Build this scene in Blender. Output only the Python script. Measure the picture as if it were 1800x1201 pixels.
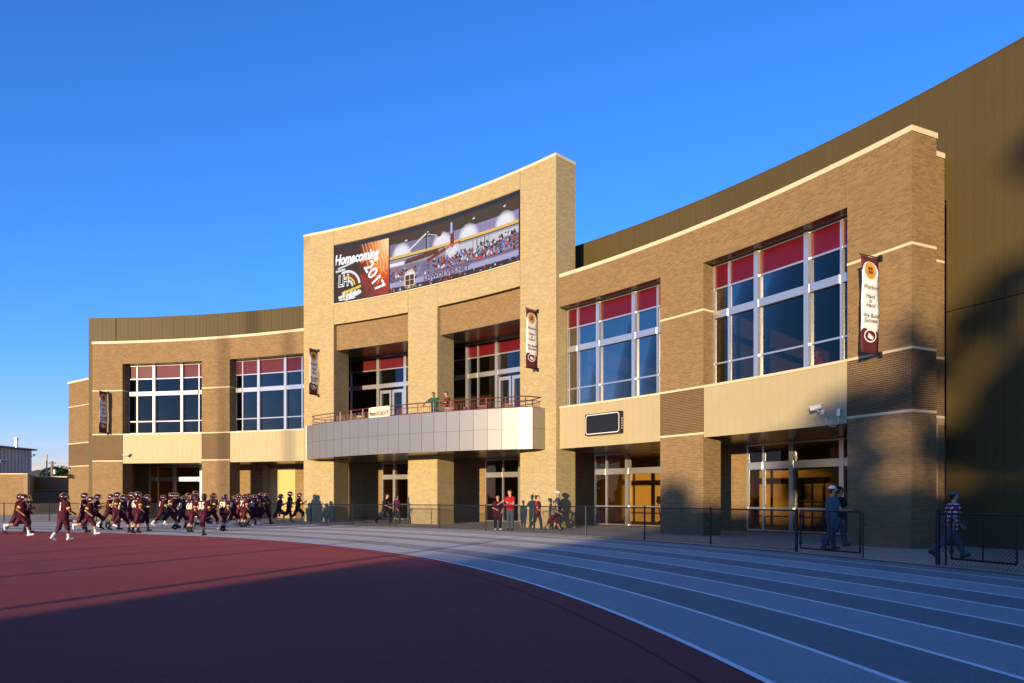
import bpy, bmesh, math, random
import numpy as np
from mathutils import Vector, Matrix

for o in list(bpy.data.objects):
    bpy.data.objects.remove(o, do_unlink=True)
S = bpy.context.scene
COL = S.collection
R_ = math.radians
rng = np.random.default_rng(7)
random.seed(7)

# ------------------------------------------------------------------ camera
cd = bpy.data.cameras.new('camera')
cam = bpy.data.objects.new('camera', cd)
COL.objects.link(cam)
cam.location = (0, 0, 1.55)
cam.rotation_euler = (R_(90), 0, 0)
cd.sensor_width = 36.0
cd.lens = 24.576
cd.shift_y = 0.1527
cd.clip_start = 0.1
cd.clip_end = 6000
S.camera = cam

# ------------------------------------------------------------------ sky and sun
SUN_AZ = 67.0      # the light travels towards this angle in plan (0 = +X, 90 = +Y)
SUN_EL = 4.3
w = bpy.data.worlds.new('World')
S.world = w
w.use_nodes = True
nt = w.node_tree
nt.nodes.clear()
wo = nt.nodes.new('ShaderNodeOutputWorld')
bg = nt.nodes.new('ShaderNodeBackground')
sky = nt.nodes.new('ShaderNodeTexSky')
sky.sky_type = 'NISHITA'
sky.sun_disc = False
sky.sun_elevation = R_(SUN_EL)
sdx, sdy = -math.cos(R_(SUN_AZ)), -math.sin(R_(SUN_AZ))     # towards the sun
sky.sun_rotation = math.atan2(sdx, sdy)
sky.altitude = 200
sky.air_density = 1.0
sky.dust_density = 0.0
sky.ozone_density = 5.0
hs = nt.nodes.new('ShaderNodeHueSaturation')
hs.inputs['Hue'].default_value = 0.5
hs.inputs['Saturation'].default_value = 1.04
hs.inputs['Value'].default_value = 1.0
nt.links.new(sky.outputs[0], hs.inputs['Color'])
tint = nt.nodes.new('ShaderNodeMix')
tint.data_type = 'RGBA'
tint.blend_type = 'MULTIPLY'
tint.inputs['Factor'].default_value = 1.0
tint.inputs['B'].default_value = (1.62, 0.85, 0.97, 1.0)
nt.links.new(hs.outputs[0], tint.inputs['A'])
tcw = nt.nodes.new('ShaderNodeTexCoord')
mpw = nt.nodes.new('ShaderNodeMapping')
mpw.inputs['Scale'].default_value = (2.2, 2.2, 26.0)
nzw = nt.nodes.new('ShaderNodeTexNoise')
nzw.inputs['Scale'].default_value = 1.6
nzw.inputs['Detail'].default_value = 5.0
nt.links.new(tcw.outputs['Generated'], mpw.inputs[0])
nt.links.new(mpw.outputs[0], nzw.inputs['Vector'])
cw = nt.nodes.new('ShaderNodeMapRange')          # where the streaks are
cw.inputs['From Min'].default_value = 0.50
cw.inputs['From Max'].default_value = 0.66
nt.links.new(nzw.outputs[0], cw.inputs['Value'])
spw = nt.nodes.new('ShaderNodeSeparateXYZ')
nt.links.new(tcw.outputs['Generated'], spw.inputs[0])
hw = nt.nodes.new('ShaderNodeMapRange')          # only low in the sky
hw.inputs['From Min'].default_value = 0.03
hw.inputs['From Max'].default_value = 0.16
hw.inputs['To Min'].default_value = 0.45
hw.inputs['To Max'].default_value = 0.0
nt.links.new(spw.outputs[2], hw.inputs['Value'])
mw = nt.nodes.new('ShaderNodeMath')
mw.operation = 'MULTIPLY'
nt.links.new(cw.outputs[0], mw.inputs[0])
nt.links.new(hw.outputs[0], mw.inputs[1])
cmx = nt.nodes.new('ShaderNodeMix')
cmx.data_type = 'RGBA'
cmx.inputs['B'].default_value = (0.75, 1.05, 1.55, 1.0)
nt.links.new(mw.outputs[0], cmx.inputs['Factor'])
nt.links.new(tint.outputs['Result'], cmx.inputs['A'])
nt.links.new(cmx.outputs['Result'], bg.inputs['Color'])
bg.inputs['Strength'].default_value = 0.15
nt.links.new(bg.outputs[0], wo.inputs['Surface'])

sl = bpy.data.lights.new('sun', 'SUN')
sun = bpy.data.objects.new('sun', sl)
COL.objects.link(sun)
sl.energy = 2.05
sl.angle = R_(0.53)
sl.color = (1.0, 0.75, 0.43)
ld = Vector((math.cos(R_(SUN_AZ)) * math.cos(R_(SUN_EL)), math.sin(R_(SUN_AZ)) * math.cos(R_(SUN_EL)), -math.sin(R_(SUN_EL))))
sun.rotation_euler = ld.to_track_quat('-Z', 'Y').to_euler()
sun.location = (-20, -60, 30)

S.render.engine = 'CYCLES'
S.view_settings.view_transform = 'Standard'
S.view_settings.look = 'None'
S.view_settings.exposure = 1.92
S.view_settings.gamma = 1.0
S.view_settings.use_curve_mapping = False
try:
    S.cycles.max_bounces = 6
    S.cycles.transparent_max_bounces = 12
except Exception:
    pass

# ------------------------------------------------------------------ helpers
CX, CY = -33.52, 0.0        # centre that track, fence and facade are struck from


def P(th, R, z=0.0):
    t = math.radians(th)
    return (CX + R * math.cos(t), CY + R * math.sin(t), z)


def mesh(name, verts, faces, mat=None, smooth=False):
    me = bpy.data.meshes.new(name)
    if isinstance(verts, np.ndarray) and isinstance(faces, np.ndarray):
        n, k = faces.shape
        me.vertices.add(len(verts))
        me.vertices.foreach_set('co', verts.astype(np.float32).ravel())
        me.loops.add(n * k)
        me.loops.foreach_set('vertex_index', faces.astype(np.int32).ravel())
        me.polygons.add(n)
        me.polygons.foreach_set('loop_start', np.arange(0, n * k, k, dtype=np.int32))
        me.polygons.foreach_set('loop_total', np.full(n, k, dtype=np.int32))
        me.update(calc_edges=True)
        me.validate()
    else:
        me.from_pydata([tuple(v) for v in verts], [], [tuple(f) for f in faces])
        me.update()
    me.polygons.foreach_set('use_smooth', [bool(smooth)] * len(me.polygons))
    if mat:
        me.materials.append(mat)
    return me


def obj(name, me, parent=None, loc=None, **props):
    o = bpy.data.objects.new(name, me)
    COL.objects.link(o)
    if parent:
        o.parent = parent
    if loc is not None:
        o.location = loc
    for k, v in props.items():
        o[k] = v
    return o


def thing(name, label, cat, loc=(0, 0, 0), rz=0.0, group=None):
    o = bpy.data.objects.new(name, None)
    COL.objects.link(o)
    o.location = loc
    o.rotation_euler = (0, 0, rz)
    o['label'] = label
    o['category'] = cat
    if group:
        o['group'] = group
    return o


class MB:
    """collects simple solids, links them as one mesh"""
    def __init__(s):
        s.v = []
        s.f = []

    def add(s, vs, fs):
        n = len(s.v)
        s.v += [tuple(v) for v in vs]
        s.f += [tuple(i + n for i in f) for f in fs]
        return s

    def box(s, x0, x1, y0, y1, z0, z1):
        return s.add([(x0, y0, z0), (x1, y0, z0), (x1, y1, z0), (x0, y1, z0), (x0, y0, z1), (x1, y0, z1), (x1, y1, z1), (x0, y1, z1)],
                     [(0, 3, 2, 1), (4, 5, 6, 7), (0, 1, 5, 4), (1, 2, 6, 5), (2, 3, 7, 6), (3, 0, 4, 7)])

    def cbox(s, a0, a1, R0, R1, z0, z1, n=None):
        """curved box about the common centre"""
        if n is None:
            n = max(1, int(abs(a1 - a0) / 0.9))
        b = len(s.v)
        for i in range(n + 1):
            a = a0 + (a1 - a0) * i / n
            s.v += [P(a, R0, z0), P(a, R1, z0), P(a, R1, z1), P(a, R0, z1)]
        for i in range(n):
            p, q = b + 4 * i, b + 4 * i + 4
            for j in range(4):
                k = (j + 1) % 4
                s.f.append((p + j, q + j, q + k, p + k))
        s.f.append((b, b + 1, b + 2, b + 3))
        e = b + 4 * n
        s.f.append((e + 3, e + 2, e + 1, e))
        return s

    def tube(s, p, q, r, n=6, r2=None, cap=True):
        p = Vector(p)
        q = Vector(q)
        r2 = r if r2 is None else r2
        d = (q - p)
        if d.length < 1e-6:
            return s
        d.normalize()
        u = d.orthogonal().normalized()
        v = d.cross(u)
        b = len(s.v)
        for k in range(n):
            a = 2 * math.pi * k / n
            c = u * math.cos(a) + v * math.sin(a)
            s.v.append(tuple(p + c * r))
            s.v.append(tuple(q + c * r2))
        for k in range(n):
            i, j = b + 2 * k, b + 2 * ((k + 1) % n)
            s.f.append((i, j, j + 1, i + 1))
        if cap:
            s.f.append(tuple(b + 2 * k for k in range(n))[::-1])
            s.f.append(tuple(b + 2 * k + 1 for k in range(n)))
        return s

    def path(s, pts, r, n=6):
        for a, b in zip(pts[:-1], pts[1:]):
            s.tube(a, b, r, n)
        return s

    def sphere(s, c, r, nu=10, nv=6, sc=(1, 1, 1)):
        b = len(s.v)
        for i in range(nv + 1):
            ph = math.pi * i / nv
            for j in range(nu):
                t = 2 * math.pi * j / nu
                s.v.append((c[0] + r * sc[0] * math.sin(ph) * math.cos(t), c[1] + r * sc[1] * math.sin(ph) * math.sin(t), c[2] + r * sc[2] * math.cos(ph)))
        for i in range(nv):
            for j in range(nu):
                a, k = b + i * nu + j, b + i * nu + (j + 1) % nu
                s.f.append((a, a + nu, k + nu, k))
        return s

    def obox(s, o, ax, ay, az):
        """box from corner/centre o with half vectors"""
        o = Vector(o); ax = Vector(ax); ay = Vector(ay); az = Vector(az)
        vs = [o + ax * i + ay * j + az * k for k in (-1, 1) for i, j in ((-1, -1), (1, -1), (1, 1), (-1, 1))]
        return s.add([tuple(v) for v in vs], [(0, 3, 2, 1), (4, 5, 6, 7), (0, 1, 5, 4), (1, 2, 6, 5), (2, 3, 7, 6), (3, 0, 4, 7)])

    def mesh(s, name, mat=None, smooth=False):
        return mesh(name, s.v, s.f, mat, smooth)

    def obj(s, name, mat=None, parent=None, smooth=False, **props):
        return obj(name, s.mesh(name, mat, smooth), parent, **props)


def N(nt_, typ, **kw):
    n = nt_.nodes.new(typ)
    for k, v in kw.items():
        if k in n.inputs:
            n.inputs[k].default_value = v
        else:
            setattr(n, k, v)
    return n


def mat(name, col, rough=0.7, metal=0.0, var=0.12, scale=3.0, bump=0.0, bscale=60.0, island=0.0, spec=0.4, coat=0.0, detail=4.0, stretch=None, emit=None, estr=0.0):
    m = bpy.data.materials.new(name)
    m.use_nodes = True
    t = m.node_tree
    b = t.nodes['Principled BSDF']
    b.inputs['Roughness'].default_value = rough
    b.inputs['Metallic'].default_value = metal
    b.inputs['Specular IOR Level'].default_value = spec
    if coat:
        b.inputs['Coat Weight'].default_value = coat
        b.inputs['Coat Roughness'].default_value = 0.05
    tc = N(t, 'ShaderNodeTexCoord')
    src = tc.outputs['Object']
    if stretch:
        mp = N(t, 'ShaderNodeMapping')
        mp.inputs['Scale'].default_value = stretch
        t.links.new(src, mp.inputs[0])
        src = mp.outputs[0]
    nz = N(t, 'ShaderNodeTexNoise', Scale=scale, Detail=detail, Roughness=0.6)
    t.links.new(src, nz.inputs['Vector'])
    val = nz.outputs[0]
    if island:
        g = N(t, 'ShaderNodeNewGeometry')
        mm = N(t, 'ShaderNodeMath', operation='MULTIPLY_ADD')
        mm.inputs[1].default_value = island / max(var, 1e-3)
        t.links.new(g.outputs['Random Per Island'], mm.inputs[0])
        t.links.new(val, mm.inputs[2])
        ms = N(t, 'ShaderNodeMath', operation='SUBTRACT')
        ms.inputs[1].default_value = 0.5 * island / max(var, 1e-3)
        t.links.new(mm.outputs[0], ms.inputs[0])
        val = ms.outputs[0]
    mr = N(t, 'ShaderNodeMapRange')
    mr.clamp = False
    mr.inputs['From Min'].default_value = 0.25
    mr.inputs['From Max'].default_value = 0.75
    mr.inputs['To Min'].default_value = 1 - var
    mr.inputs['To Max'].default_value = 1 + var
    t.links.new(val, mr.inputs['Value'])
    mx = N(t, 'ShaderNodeVectorMath', operation='SCALE')
    mx.inputs[0].default_value = col[:3]
    t.links.new(mr.outputs[0], mx.inputs['Scale'])
    t.links.new(mx.outputs[0], b.inputs['Base Color'])
    if bump:
        nb = N(t, 'ShaderNodeTexNoise', Scale=bscale, Detail=3.0, Roughness=0.6)
        t.links.new(src, nb.inputs['Vector'])
        bp = N(t, 'ShaderNodeBump', Strength=1.0, Distance=bump)
        t.links.new(nb.outputs[0], bp.inputs['Height'])
        t.links.new(bp.outputs[0], b.inputs['Normal'])
    if emit:
        b.inputs['Emission Color'].default_value = (*emit, 1)
        b.inputs['Emission Strength'].default_value = estr
    return m


def glass_mat(name, tint, refl=0.08, rough=0.0, body=0.0):
    """thin tinted pane: part see-through, part mirror, growing with the angle"""
    m = bpy.data.materials.new(name)
    m.use_nodes = True
    t = m.node_tree
    t.nodes.clear()
    out = N(t, 'ShaderNodeOutputMaterial')
    tr = N(t, 'ShaderNodeBsdfTransparent')
    tr.inputs[0].default_value = (*tint, 1)
    gl = N(t, 'ShaderNodeBsdfGlossy')
    gl.inputs['Roughness'].default_value = rough
    gl.inputs[0].default_value = (0.72, 0.70, 0.68, 1)
    fr = N(t, 'ShaderNodeFresnel', IOR=1.5)
    ma = N(t, 'ShaderNodeMath', operation='MULTIPLY_ADD')
    ma.inputs[1].default_value = 0.42
    ma.inputs[2].default_value = refl
    ma.use_clamp = True
    t.links.new(fr.outputs[0], ma.inputs[0])
    tc = N(t, 'ShaderNodeTexCoord')
    nz = N(t, 'ShaderNodeTexNoise', Scale=0.9, Detail=1.0)
    t.links.new(tc.outputs['Object'], nz.inputs['Vector'])
    bp = N(t, 'ShaderNodeBump', Strength=1.0, Distance=0.006)
    t.links.new(nz.outputs[0], bp.inputs['Height'])
    t.links.new(bp.outputs[0], gl.inputs['Normal'])
    mx = N(t, 'ShaderNodeMixShader')
    t.links.new(ma.outputs[0], mx.inputs[0])
    t.links.new(tr.outputs[0], mx.inputs[1])
    t.links.new(gl.outputs[0], mx.inputs[2])
    t.links.new(mx.outputs[0], out.inputs[0])
    return m


M = {}
M['brick_cream'] = mat('cream_brick', (0.40, 0.322, 0.175), 0.85, var=0.04, scale=1.2, island=0.055, spec=0.2)
M['brick_tan'] = mat('tan_brown_brick', (0.208, 0.134, 0.062), 0.85, var=0.05, scale=1.2, island=0.085, spec=0.2)
M['brick_dark'] = mat('dark_brown_brick', (0.112, 0.070, 0.035), 0.85, var=0.06, scale=1.2, island=0.05, spec=0.2)
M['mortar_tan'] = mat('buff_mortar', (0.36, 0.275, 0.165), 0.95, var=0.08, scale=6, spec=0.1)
M['mortar_cream'] = mat('dark_cream_mortar', (0.20, 0.155, 0.085), 0.95, var=0.08, scale=6, spec=0.1)  # joints a darker tone than the cream bricks
M['cast_stone'] = mat('cast_stone', (0.62, 0.52, 0.33), 0.8, var=0.06, scale=5)
M['coping'] = mat('cream_metal_coping', (0.58, 0.50, 0.33), 0.45, var=0.04, scale=2)
M['metal_dark'] = mat('olive_bronze_metal', (0.078, 0.058, 0.022), 0.5, var=0.07, scale=0.35, spec=0.18, stretch=(1, 1, 0.25))
M['panel_cream'] = mat('cream_metal_panel', (0.40, 0.33, 0.185), 0.5, var=0.04, scale=0.8)
M['alu'] = mat('brushed_aluminium', (0.62, 0.61, 0.58), 0.30, metal=0.80, var=0.03, scale=4)
M['red_film'] = mat('red_glass_film', (0.085, 0.0008, 0.004), 0.4, var=0.10, scale=1.2, coat=0.18)
M['glass_up'] = glass_mat('upper_window_glass', (0.36, 0.32, 0.26), 0.015)
M['glass_low'] = glass_mat('lower_window_glass', (0.68, 0.58, 0.38), 0.01)
M['soffit'] = mat('dark_metal_soffit', (0.10, 0.085, 0.06), 0.25, metal=0.3, var=0.05)
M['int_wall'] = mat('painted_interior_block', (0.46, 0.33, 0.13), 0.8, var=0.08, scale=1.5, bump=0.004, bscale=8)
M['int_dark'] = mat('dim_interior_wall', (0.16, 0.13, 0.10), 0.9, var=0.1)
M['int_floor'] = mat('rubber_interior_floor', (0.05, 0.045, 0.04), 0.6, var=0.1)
M['balc'] = mat('silver_composite_panel', (0.33, 0.315, 0.285), 0.34, metal=0.65, var=0.02, scale=0.7)
M['rail'] = mat('maroon_painted_steel', (0.10, 0.020, 0.022), 0.4, var=0.08)
M['black'] = mat('black_vinyl_steel', (0.010, 0.011, 0.013), 0.4, var=0.1)
M['concrete'] = mat('broom_finished_concrete', (0.42, 0.36, 0.27), 0.9, var=0.13, scale=0.8, bump=0.006, bscale=160, detail=6, island=0.06)
M['concrete_dk'] = mat('joint_filler', (0.11, 0.10, 0.09), 0.9, bump=0.01, bscale=120)
M['white'] = mat('white_plastic', (0.75, 0.75, 0.73), 0.4, var=0.03)
M['door_roll'] = mat('tan_coiling_door', (0.55, 0.42, 0.17), 0.45, var=0.04)
M['ground'] = mat('dry_ground', (0.12, 0.11, 0.07), 0.95, var=0.3, scale=0.3, bump=0.02, bscale=30)


def ground_mat(name, col, var, bumpd, bsc, rough=0.85, scale=0.35):
    m = mat(name, col, rough, var=var, scale=scale, bump=bumpd, bscale=bsc, detail=8.0, spec=0.15)
    t = m.node_tree
    b = t.nodes['Principled BSDF']
    b.inputs['Diffuse Roughness'].default_value = 1.0
    b.inputs['Sheen Weight'].default_value = 0.12
    b.inputs['Sheen Roughness'].default_value = 0.5
    b.inputs['Sheen Tint'].default_value = (*[min(1, c * 2.2 + .1) for c in col], 1)
    # scuffs and pour joints: a second, finer noise darkens small spots
    src = b.inputs['Base Color'].links[0].from_socket
    tc = t.nodes['Texture Coordinate'] if 'Texture Coordinate' in t.nodes else [n for n in t.nodes if n.type == 'TEX_COORD'][0]
    nz = N(t, 'ShaderNodeTexNoise', Scale=90.0, Detail=2.0)
    t.links.new(tc.outputs['Object'], nz.inputs['Vector'])
    mr = N(t, 'ShaderNodeMapRange')
    mr.inputs['From Min'].default_value = 0.3
    mr.inputs['From Max'].default_value = 0.7
    mr.inputs['To Min'].default_value = 0.80
    mr.inputs['To Max'].default_value = 1.20
    t.links.new(nz.outputs[0], mr.inputs['Value'])
    n3 = N(t, 'ShaderNodeTexNoise', Scale=5.5, Detail=4.0)
    t.links.new(tc.outputs['Object'], n3.inputs['Vector'])
    m3 = N(t, 'ShaderNodeMapRange')
    m3.inputs['From Min'].default_value = 0.30
    m3.inputs['From Max'].default_value = 0.42
    m3.inputs['To Min'].default_value = 0.88
    m3.inputs['To Max'].default_value = 1.0
    t.links.new(n3.outputs[0], m3.inputs['Value'])
    mu = N(t, 'ShaderNodeMath', operation='MULTIPLY')
    t.links.new(mr.outputs[0], mu.inputs[0])
    t.links.new(m3.outputs[0], mu.inputs[1])
    sc = N(t, 'ShaderNodeVectorMath', operation='SCALE')
    t.links.new(src, sc.inputs[0])
    t.links.new(mu.outputs[0], sc.inputs['Scale'])
    t.links.new(sc.outputs[0], b.inputs['Base Color'])
    return m


M['maroon'] = ground_mat('maroon_rubber', (0.39, 0.086, 0.078), 0.16, 0.030, 110)
M['lane_light'] = ground_mat('light_grey_rubber', (0.50, 0.485, 0.465), 0.08, 0.028, 110)
M['lane_dark'] = ground_mat('dark_grey_rubber', (0.31, 0.295, 0.28), 0.08, 0.028, 110)
M['line'] = mat('white_line_paint', (0.90, 0.90, 0.90), 0.7, var=0.05, scale=8, bump=0.006, bscale=150)
M['seam'] = mat('seam_rubber', (0.05, 0.018, 0.020), 0.9)

# ------------------------------------------------------------------ ground, track
g = MB()
g.add([(-3000, -3000, -0.012), (3000, -3000, -0.012), (3000, 3000, -0.012), (-3000, 3000, -0.012)], [(0, 1, 2, 3)])
g.obj('ground', M['ground'], kind='structure')


def shift(a):
    return float(np.interp(a, [-200, 30, 39.5, 50.7, 58, 73, 90, 200], [0, 0, 0.35, 0.8, 1.35, 2.0, 2.3, 2.3]))


def laneR(k, a):
    return 36.15 + 1.10 * k - shift(a) * max(0.0, 1 - k / 8.5)


def sheet(name, r0, r1, a0, a1, z, m, parent=None, step=1.0, **props):
    n = int(abs(a1 - a0) / step)
    v = []
    f = []
    for i in range(n + 1):
        a = a0 + (a1 - a0) * i / n
        v += [P(a, r0(a), z), P(a, r1(a), z)]
    for i in range(n):
        f.append((2 * i, 2 * i + 1, 2 * i + 3, 2 * i + 2))
    return obj(name, mesh(name, v, f, m), parent, **props)


trk = bpy.data.objects.new('running_track', None)
COL.objects.link(trk)
trk['kind'] = 'structure'
dz = MB()
n = 150
ring = [P(-50 + 200 * i / n, laneR(0, -50 + 200 * i / n), 0.0) for i in range(n + 1)]
dz.add(ring + [(CX + 36.15 * math.cos(R_(150)) , -60, 0.0), (CX + 36.15 * math.cos(R_(-50)), -60, 0.0)], [tuple(range(n + 3))])
dz.obj('maroon_infield', M['maroon'], trk, kind='structure')
for k in range(8):
    sheet('lane', lambda a, k=k: laneR(k, a), lambda a, k=k: laneR(k + 1, a), -50, 150, 0.004, M['lane_light'] if k % 2 == 0 else M['lane_dark'], trk, kind='structure')
sheet('track_edge', lambda a: laneR(8, a), lambda a: 45.75, -50, 150, 0.004, M['lane_dark'], trk, kind='structure')
for k in range(9):
    sheet('lane_line', lambda a, k=k: laneR(k, a) - 0.04, lambda a, k=k: laneR(k, a) + 0.04, -50, 150, 0.008, M['line'], trk, kind='structure')
sheet('surface_seam', lambda a: laneR(0, a) - 0.56, lambda a: laneR(0, a) - 0.53, -50, 47, 0.004, M['seam'], trk, kind='structure')

# sidewalk: joint bed and single poured slabs
sw = sheet('sidewalk', lambda a: 45.75, lambda a: 90.0, -40, 150, 0.0, M['concrete_dk'], None, kind='structure')
kb = MB()
kb.cbox(-40, 150, 45.72, 45.90, -0.01, 0.016, 190)
kb.obj('kerb', M['concrete_dk'], sw, kind='structure')
rings = [45.92, 48.0, 50.2, 52.5, 55.0]
nsl = 0
for ri in range(4):
    a = 8.0
    while a < 98:
        da = 2.02
        m_ = MB().cbox(a + 0.012, a + da - 0.012, rings[ri] + 0.012, rings[ri + 1] - 0.012, 0.001, 0.014 + 0.003 * rng.random(), 2)
        m_.obj('slab', M['concrete'], sw)
        a += da
sheet('far_paving', lambda a: 55.0, lambda a: 89.0, 84, 150, 0.01, M['concrete'], sw, kind='structure')
sheet('far_paving', lambda a: 45.92, lambda a: 55.0, 99, 150, 0.012, M['concrete'], sw, kind='structure')
sheet('far_paving', lambda a: 45.92, lambda a: 62.0, -40, 7.9, 0.012, M['concrete'], sw, kind='structure')

# ------------------------------------------------------------------ bricks
BH, BL, MJ = 0.0677, 0.203, 0.0095


def brick_field(rects, Pf):
    """rects: (u0,u1,z0,z1); Pf(u,z,w)->xyz arrays, w = how far proud. returns verts, faces, list of single-brick slices"""
    U0, U1, Z0, Z1 = [], [], [], []
    for (u0, u1, z0, z1) in rects:
        c0 = int(math.floor(z0 / BH + 1e-6))
        c1 = int(math.ceil(z1 / BH - 1e-6))
        for c in range(c0, c1):
            za, zb = max(z0, c * BH), min(z1, c * BH + BH - MJ)
            if zb - za < 0.012:
                continue
            off = (c % 2) * BL / 2
            i0 = int(math.floor((u0 - off) / BL))
            i1 = int(math.ceil((u1 - off) / BL))
            ua = np.arange(i0, i1 + 1) * BL + off
            ub = ua + BL - MJ
            ua = np.maximum(ua, u0)
            ub = np.minimum(ub, u1)
            k = (ub - ua) > 0.015
            U0.append(ua[k]); U1.append(ub[k])
            Z0.append(np.full(k.sum(), za)); Z1.append(np.full(k.sum(), zb))
    if not U0:
        return None
    U0 = np.concatenate(U0); U1 = np.concatenate(U1); Z0 = np.concatenate(Z0); Z1 = np.concatenate(Z1)
    n = len(U0)
    wv = 0.0075 + 0.0014 * rng.standard_normal(n)
    V = np.zeros((n, 8, 3))
    for j, (u, z, w_) in enumerate([(U0, Z0, 0), (U1, Z0, 0), (U1, Z1, 0), (U0, Z1, 0), (U0, Z0, 1), (U1, Z0, 1), (U1, Z1, 1), (U0, Z1, 1)]):
        V[:, j, :] = np.stack(Pf(u, z, wv * w_ - 0.004 * (1 - w_)), -1)
    base = np.array([(4, 5, 6, 7), (0, 1, 5, 4), (1, 2, 6, 5), (2, 3, 7, 6), (3, 0, 4, 7)])
    F = (np.arange(n)[:, None, None] * 8 + base[None]).reshape(-1, 4)
    return V, F


def front(R):
    """u = arc length measured at R from angle 0, outward = towards the centre"""
    def f(u, z, w_):
        t = u / R
        r = R - w_
        return CX + r * np.cos(t), CY + r * np.sin(t), z
    return f


def side(th, sgn):
    """radial face at angle th; u = radius; sgn=-1 faces falling angles"""
    t = math.radians(th)
    nx, ny = (math.sin(t), -math.cos(t)) if sgn < 0 else (-math.sin(t), math.cos(t))
    def f(u, z, w_):
        return CX + u * math.cos(t) + nx * w_, CY + u * math.sin(t) + ny * w_, z
    return f


def flat(p0, p1):
    """u along p0->p1, outward to the right-hand side of that direction"""
    d = Vector((p1[0] - p0[0], p1[1] - p0[1]))
    L = d.length
    d.normalize()
    nx, ny = d.y, -d.x
    def f(u, z, w_):
        return p0[0] + d.x * u + nx * w_, p0[1] + d.y * u + ny * w_, z
    return f, L


def bricks(name, fields, m, parent):
    Vs, Fs, n = [], [], 0
    for rects, Pf in fields:
        r = brick_field(rects, Pf)
        if r is None:
            continue
        V, F = r
        Vs.append(V.reshape(-1, 3)); Fs.append(F + n); n += len(V) * 8
    me = mesh(name, np.concatenate(Vs), np.concatenate(Fs), m)
    return obj(name, me, parent, kind='stuff')


def arc(R, a0, a1):
    return (R * R_(a0), R * R_(a1))


# ------------------------------------------------------------------ the school building
SB = thing('school_building', 'long curved brick school sports building with a cream centre tower and glazed bays', 'building')
W, T, B0 = 50.06, 49.89, 54.8
Z1, Z2, Z3, ZL, ZC = 4.14, 6.03, 9.15, 11.08, 12.53
CT = 0.075


def wing_pier(a0, a1, depth=1.07, singles=False, ends=(True, True)):
    pr = bpy.data.objects.new('brick_pier', None)
    COL.objects.link(pr)
    pr.parent = SB
    g = 0.004
    MB().cbox(a0, a1, W, W + depth, -0.05, ZC, 4).obj('mortar_core', M['mortar_tan'], pr)
    zs = [(0.0, Z1, 'brick_tan'), (Z1 + CT, Z2, 'brick_dark'), (Z2 + CT, Z3, 'brick_tan'), (Z3 + CT, ZC, 'brick_tan')]
    for kind in ('brick_tan', 'brick_dark'):
        fl = []
        for (za, zb, kk) in zs:
            if kk != kind:
                continue
            u0, u1 = arc(W, a0, a1)
            if singles and za == 0.0:
                fl.append(([(u0, u1, 1.895, zb)], front(W)))
                fl.append(([(W, W + depth, 1.895, zb)], side(a0, -1)))
            else:
                fl.append(([(u0, u1, za, zb)], front(W)))
                if ends[0]:
                    fl.append(([(W, W + depth, za, zb)], side(a0, -1)))
            if ends[1]:
                fl.append(([(W, W + depth, za, zb)], side(a1, 1)))
        bricks('brickwork', fl, M[kind], pr)
    for z in (Z1, Z2, Z3):
        MB().cbox(a0 - 0.014, a1 + 0.014, W - 0.014, W + depth + 0.01, z, z + CT, 6).obj('stone_band', M['cast_stone'], pr)
    if singles:
        u0, u1 = arc(W, a0, a1)
        proto = {}
        cnt = 0
        for fnc, ua, ub in ((front(W), u0, u1), (side(a0, -1), W, W + depth)):
            r = brick_field([(ua, ub, 0.0, 1.895)], fnc)
            V, F = r
            for k in range(len(V)):
                c = V[k].mean(0)
                q = V[k]
                ax = q[1] - q[0]
                L = float(np.linalg.norm(ax))
                ang = math.atan2(ax[1], ax[0])
                if abs(L - (BL - MJ)) < 0.004 and cnt < 300:
                    if 'b' not in proto:
                        hx, hz = (BL - MJ) / 2, (BH - MJ) / 2
                        proto['b'] = MB().box(-hx, hx, -0.0065, 0.0065, -hz, hz).mesh('brick', M['brick_tan_one'])
                    o = bpy.data.objects.new('brick', proto['b'])
                    COL.objects.link(o)
                    o.parent = pr
                    o.location = c
                    o.rotation_euler = (0, 0, ang)
                    cnt += 1
                else:
                    proto.setdefault('rest', []).append(V[k])
        V = np.array(proto['rest'])
        base = np.array([(4, 5, 6, 7), (0, 1, 5, 4), (1, 2, 6, 5), (2, 3, 7, 6), (3, 0, 4, 7)])
        F = (np.arange(len(V))[:, None, None] * 8 + base[None]).reshape(-1, 4)
        obj('brickwork', mesh('brickwork', V.reshape(-1, 3), F, M['brick_tan']), pr, kind='stuff')
    return pr


# single bricks vary by object instead of by mesh island
mb_ = mat('tan_brown_brick_single', (0.208, 0.134, 0.062), 0.85, var=0.06, scale=1.2, spec=0.2)
_t = mb_.node_tree
_oi = N(_t, 'ShaderNodeObjectInfo')
_mr = [n_ for n_ in _t.nodes if n_.type == 'MAP_RANGE'][0]
_l = _mr.inputs['Value'].links[0].from_socket
_ma = N(_t, 'ShaderNodeMath', operation='MULTIPLY_ADD')
_ma.inputs[1].default_value = 0.9
_t.links.new(_oi.outputs['Random'], _ma.inputs[0])
_ms = N(_t, 'ShaderNodeMath', operation='SUBTRACT')
_ms.inputs[1].default_value = 0.45
_t.links.new(_l, _ms.inputs[0])
_t.links.new(_ms.outputs[0], _ma.inputs[2])
_t.links.new(_ma.outputs[0], _mr.inputs['Value'])
M['brick_tan_one'] = mb_

wing_pier(24.70, 27.23, 1.12, singles=True)
wing_pier(34.47, 37.09)
wing_pier(73.62, 76.18)
wing_pier(83.33, 85.93)

BAYS = [(27.23, 34.47), (37.09, 44.22), (66.60, 73.62), (76.18, 83.33)]


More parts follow.
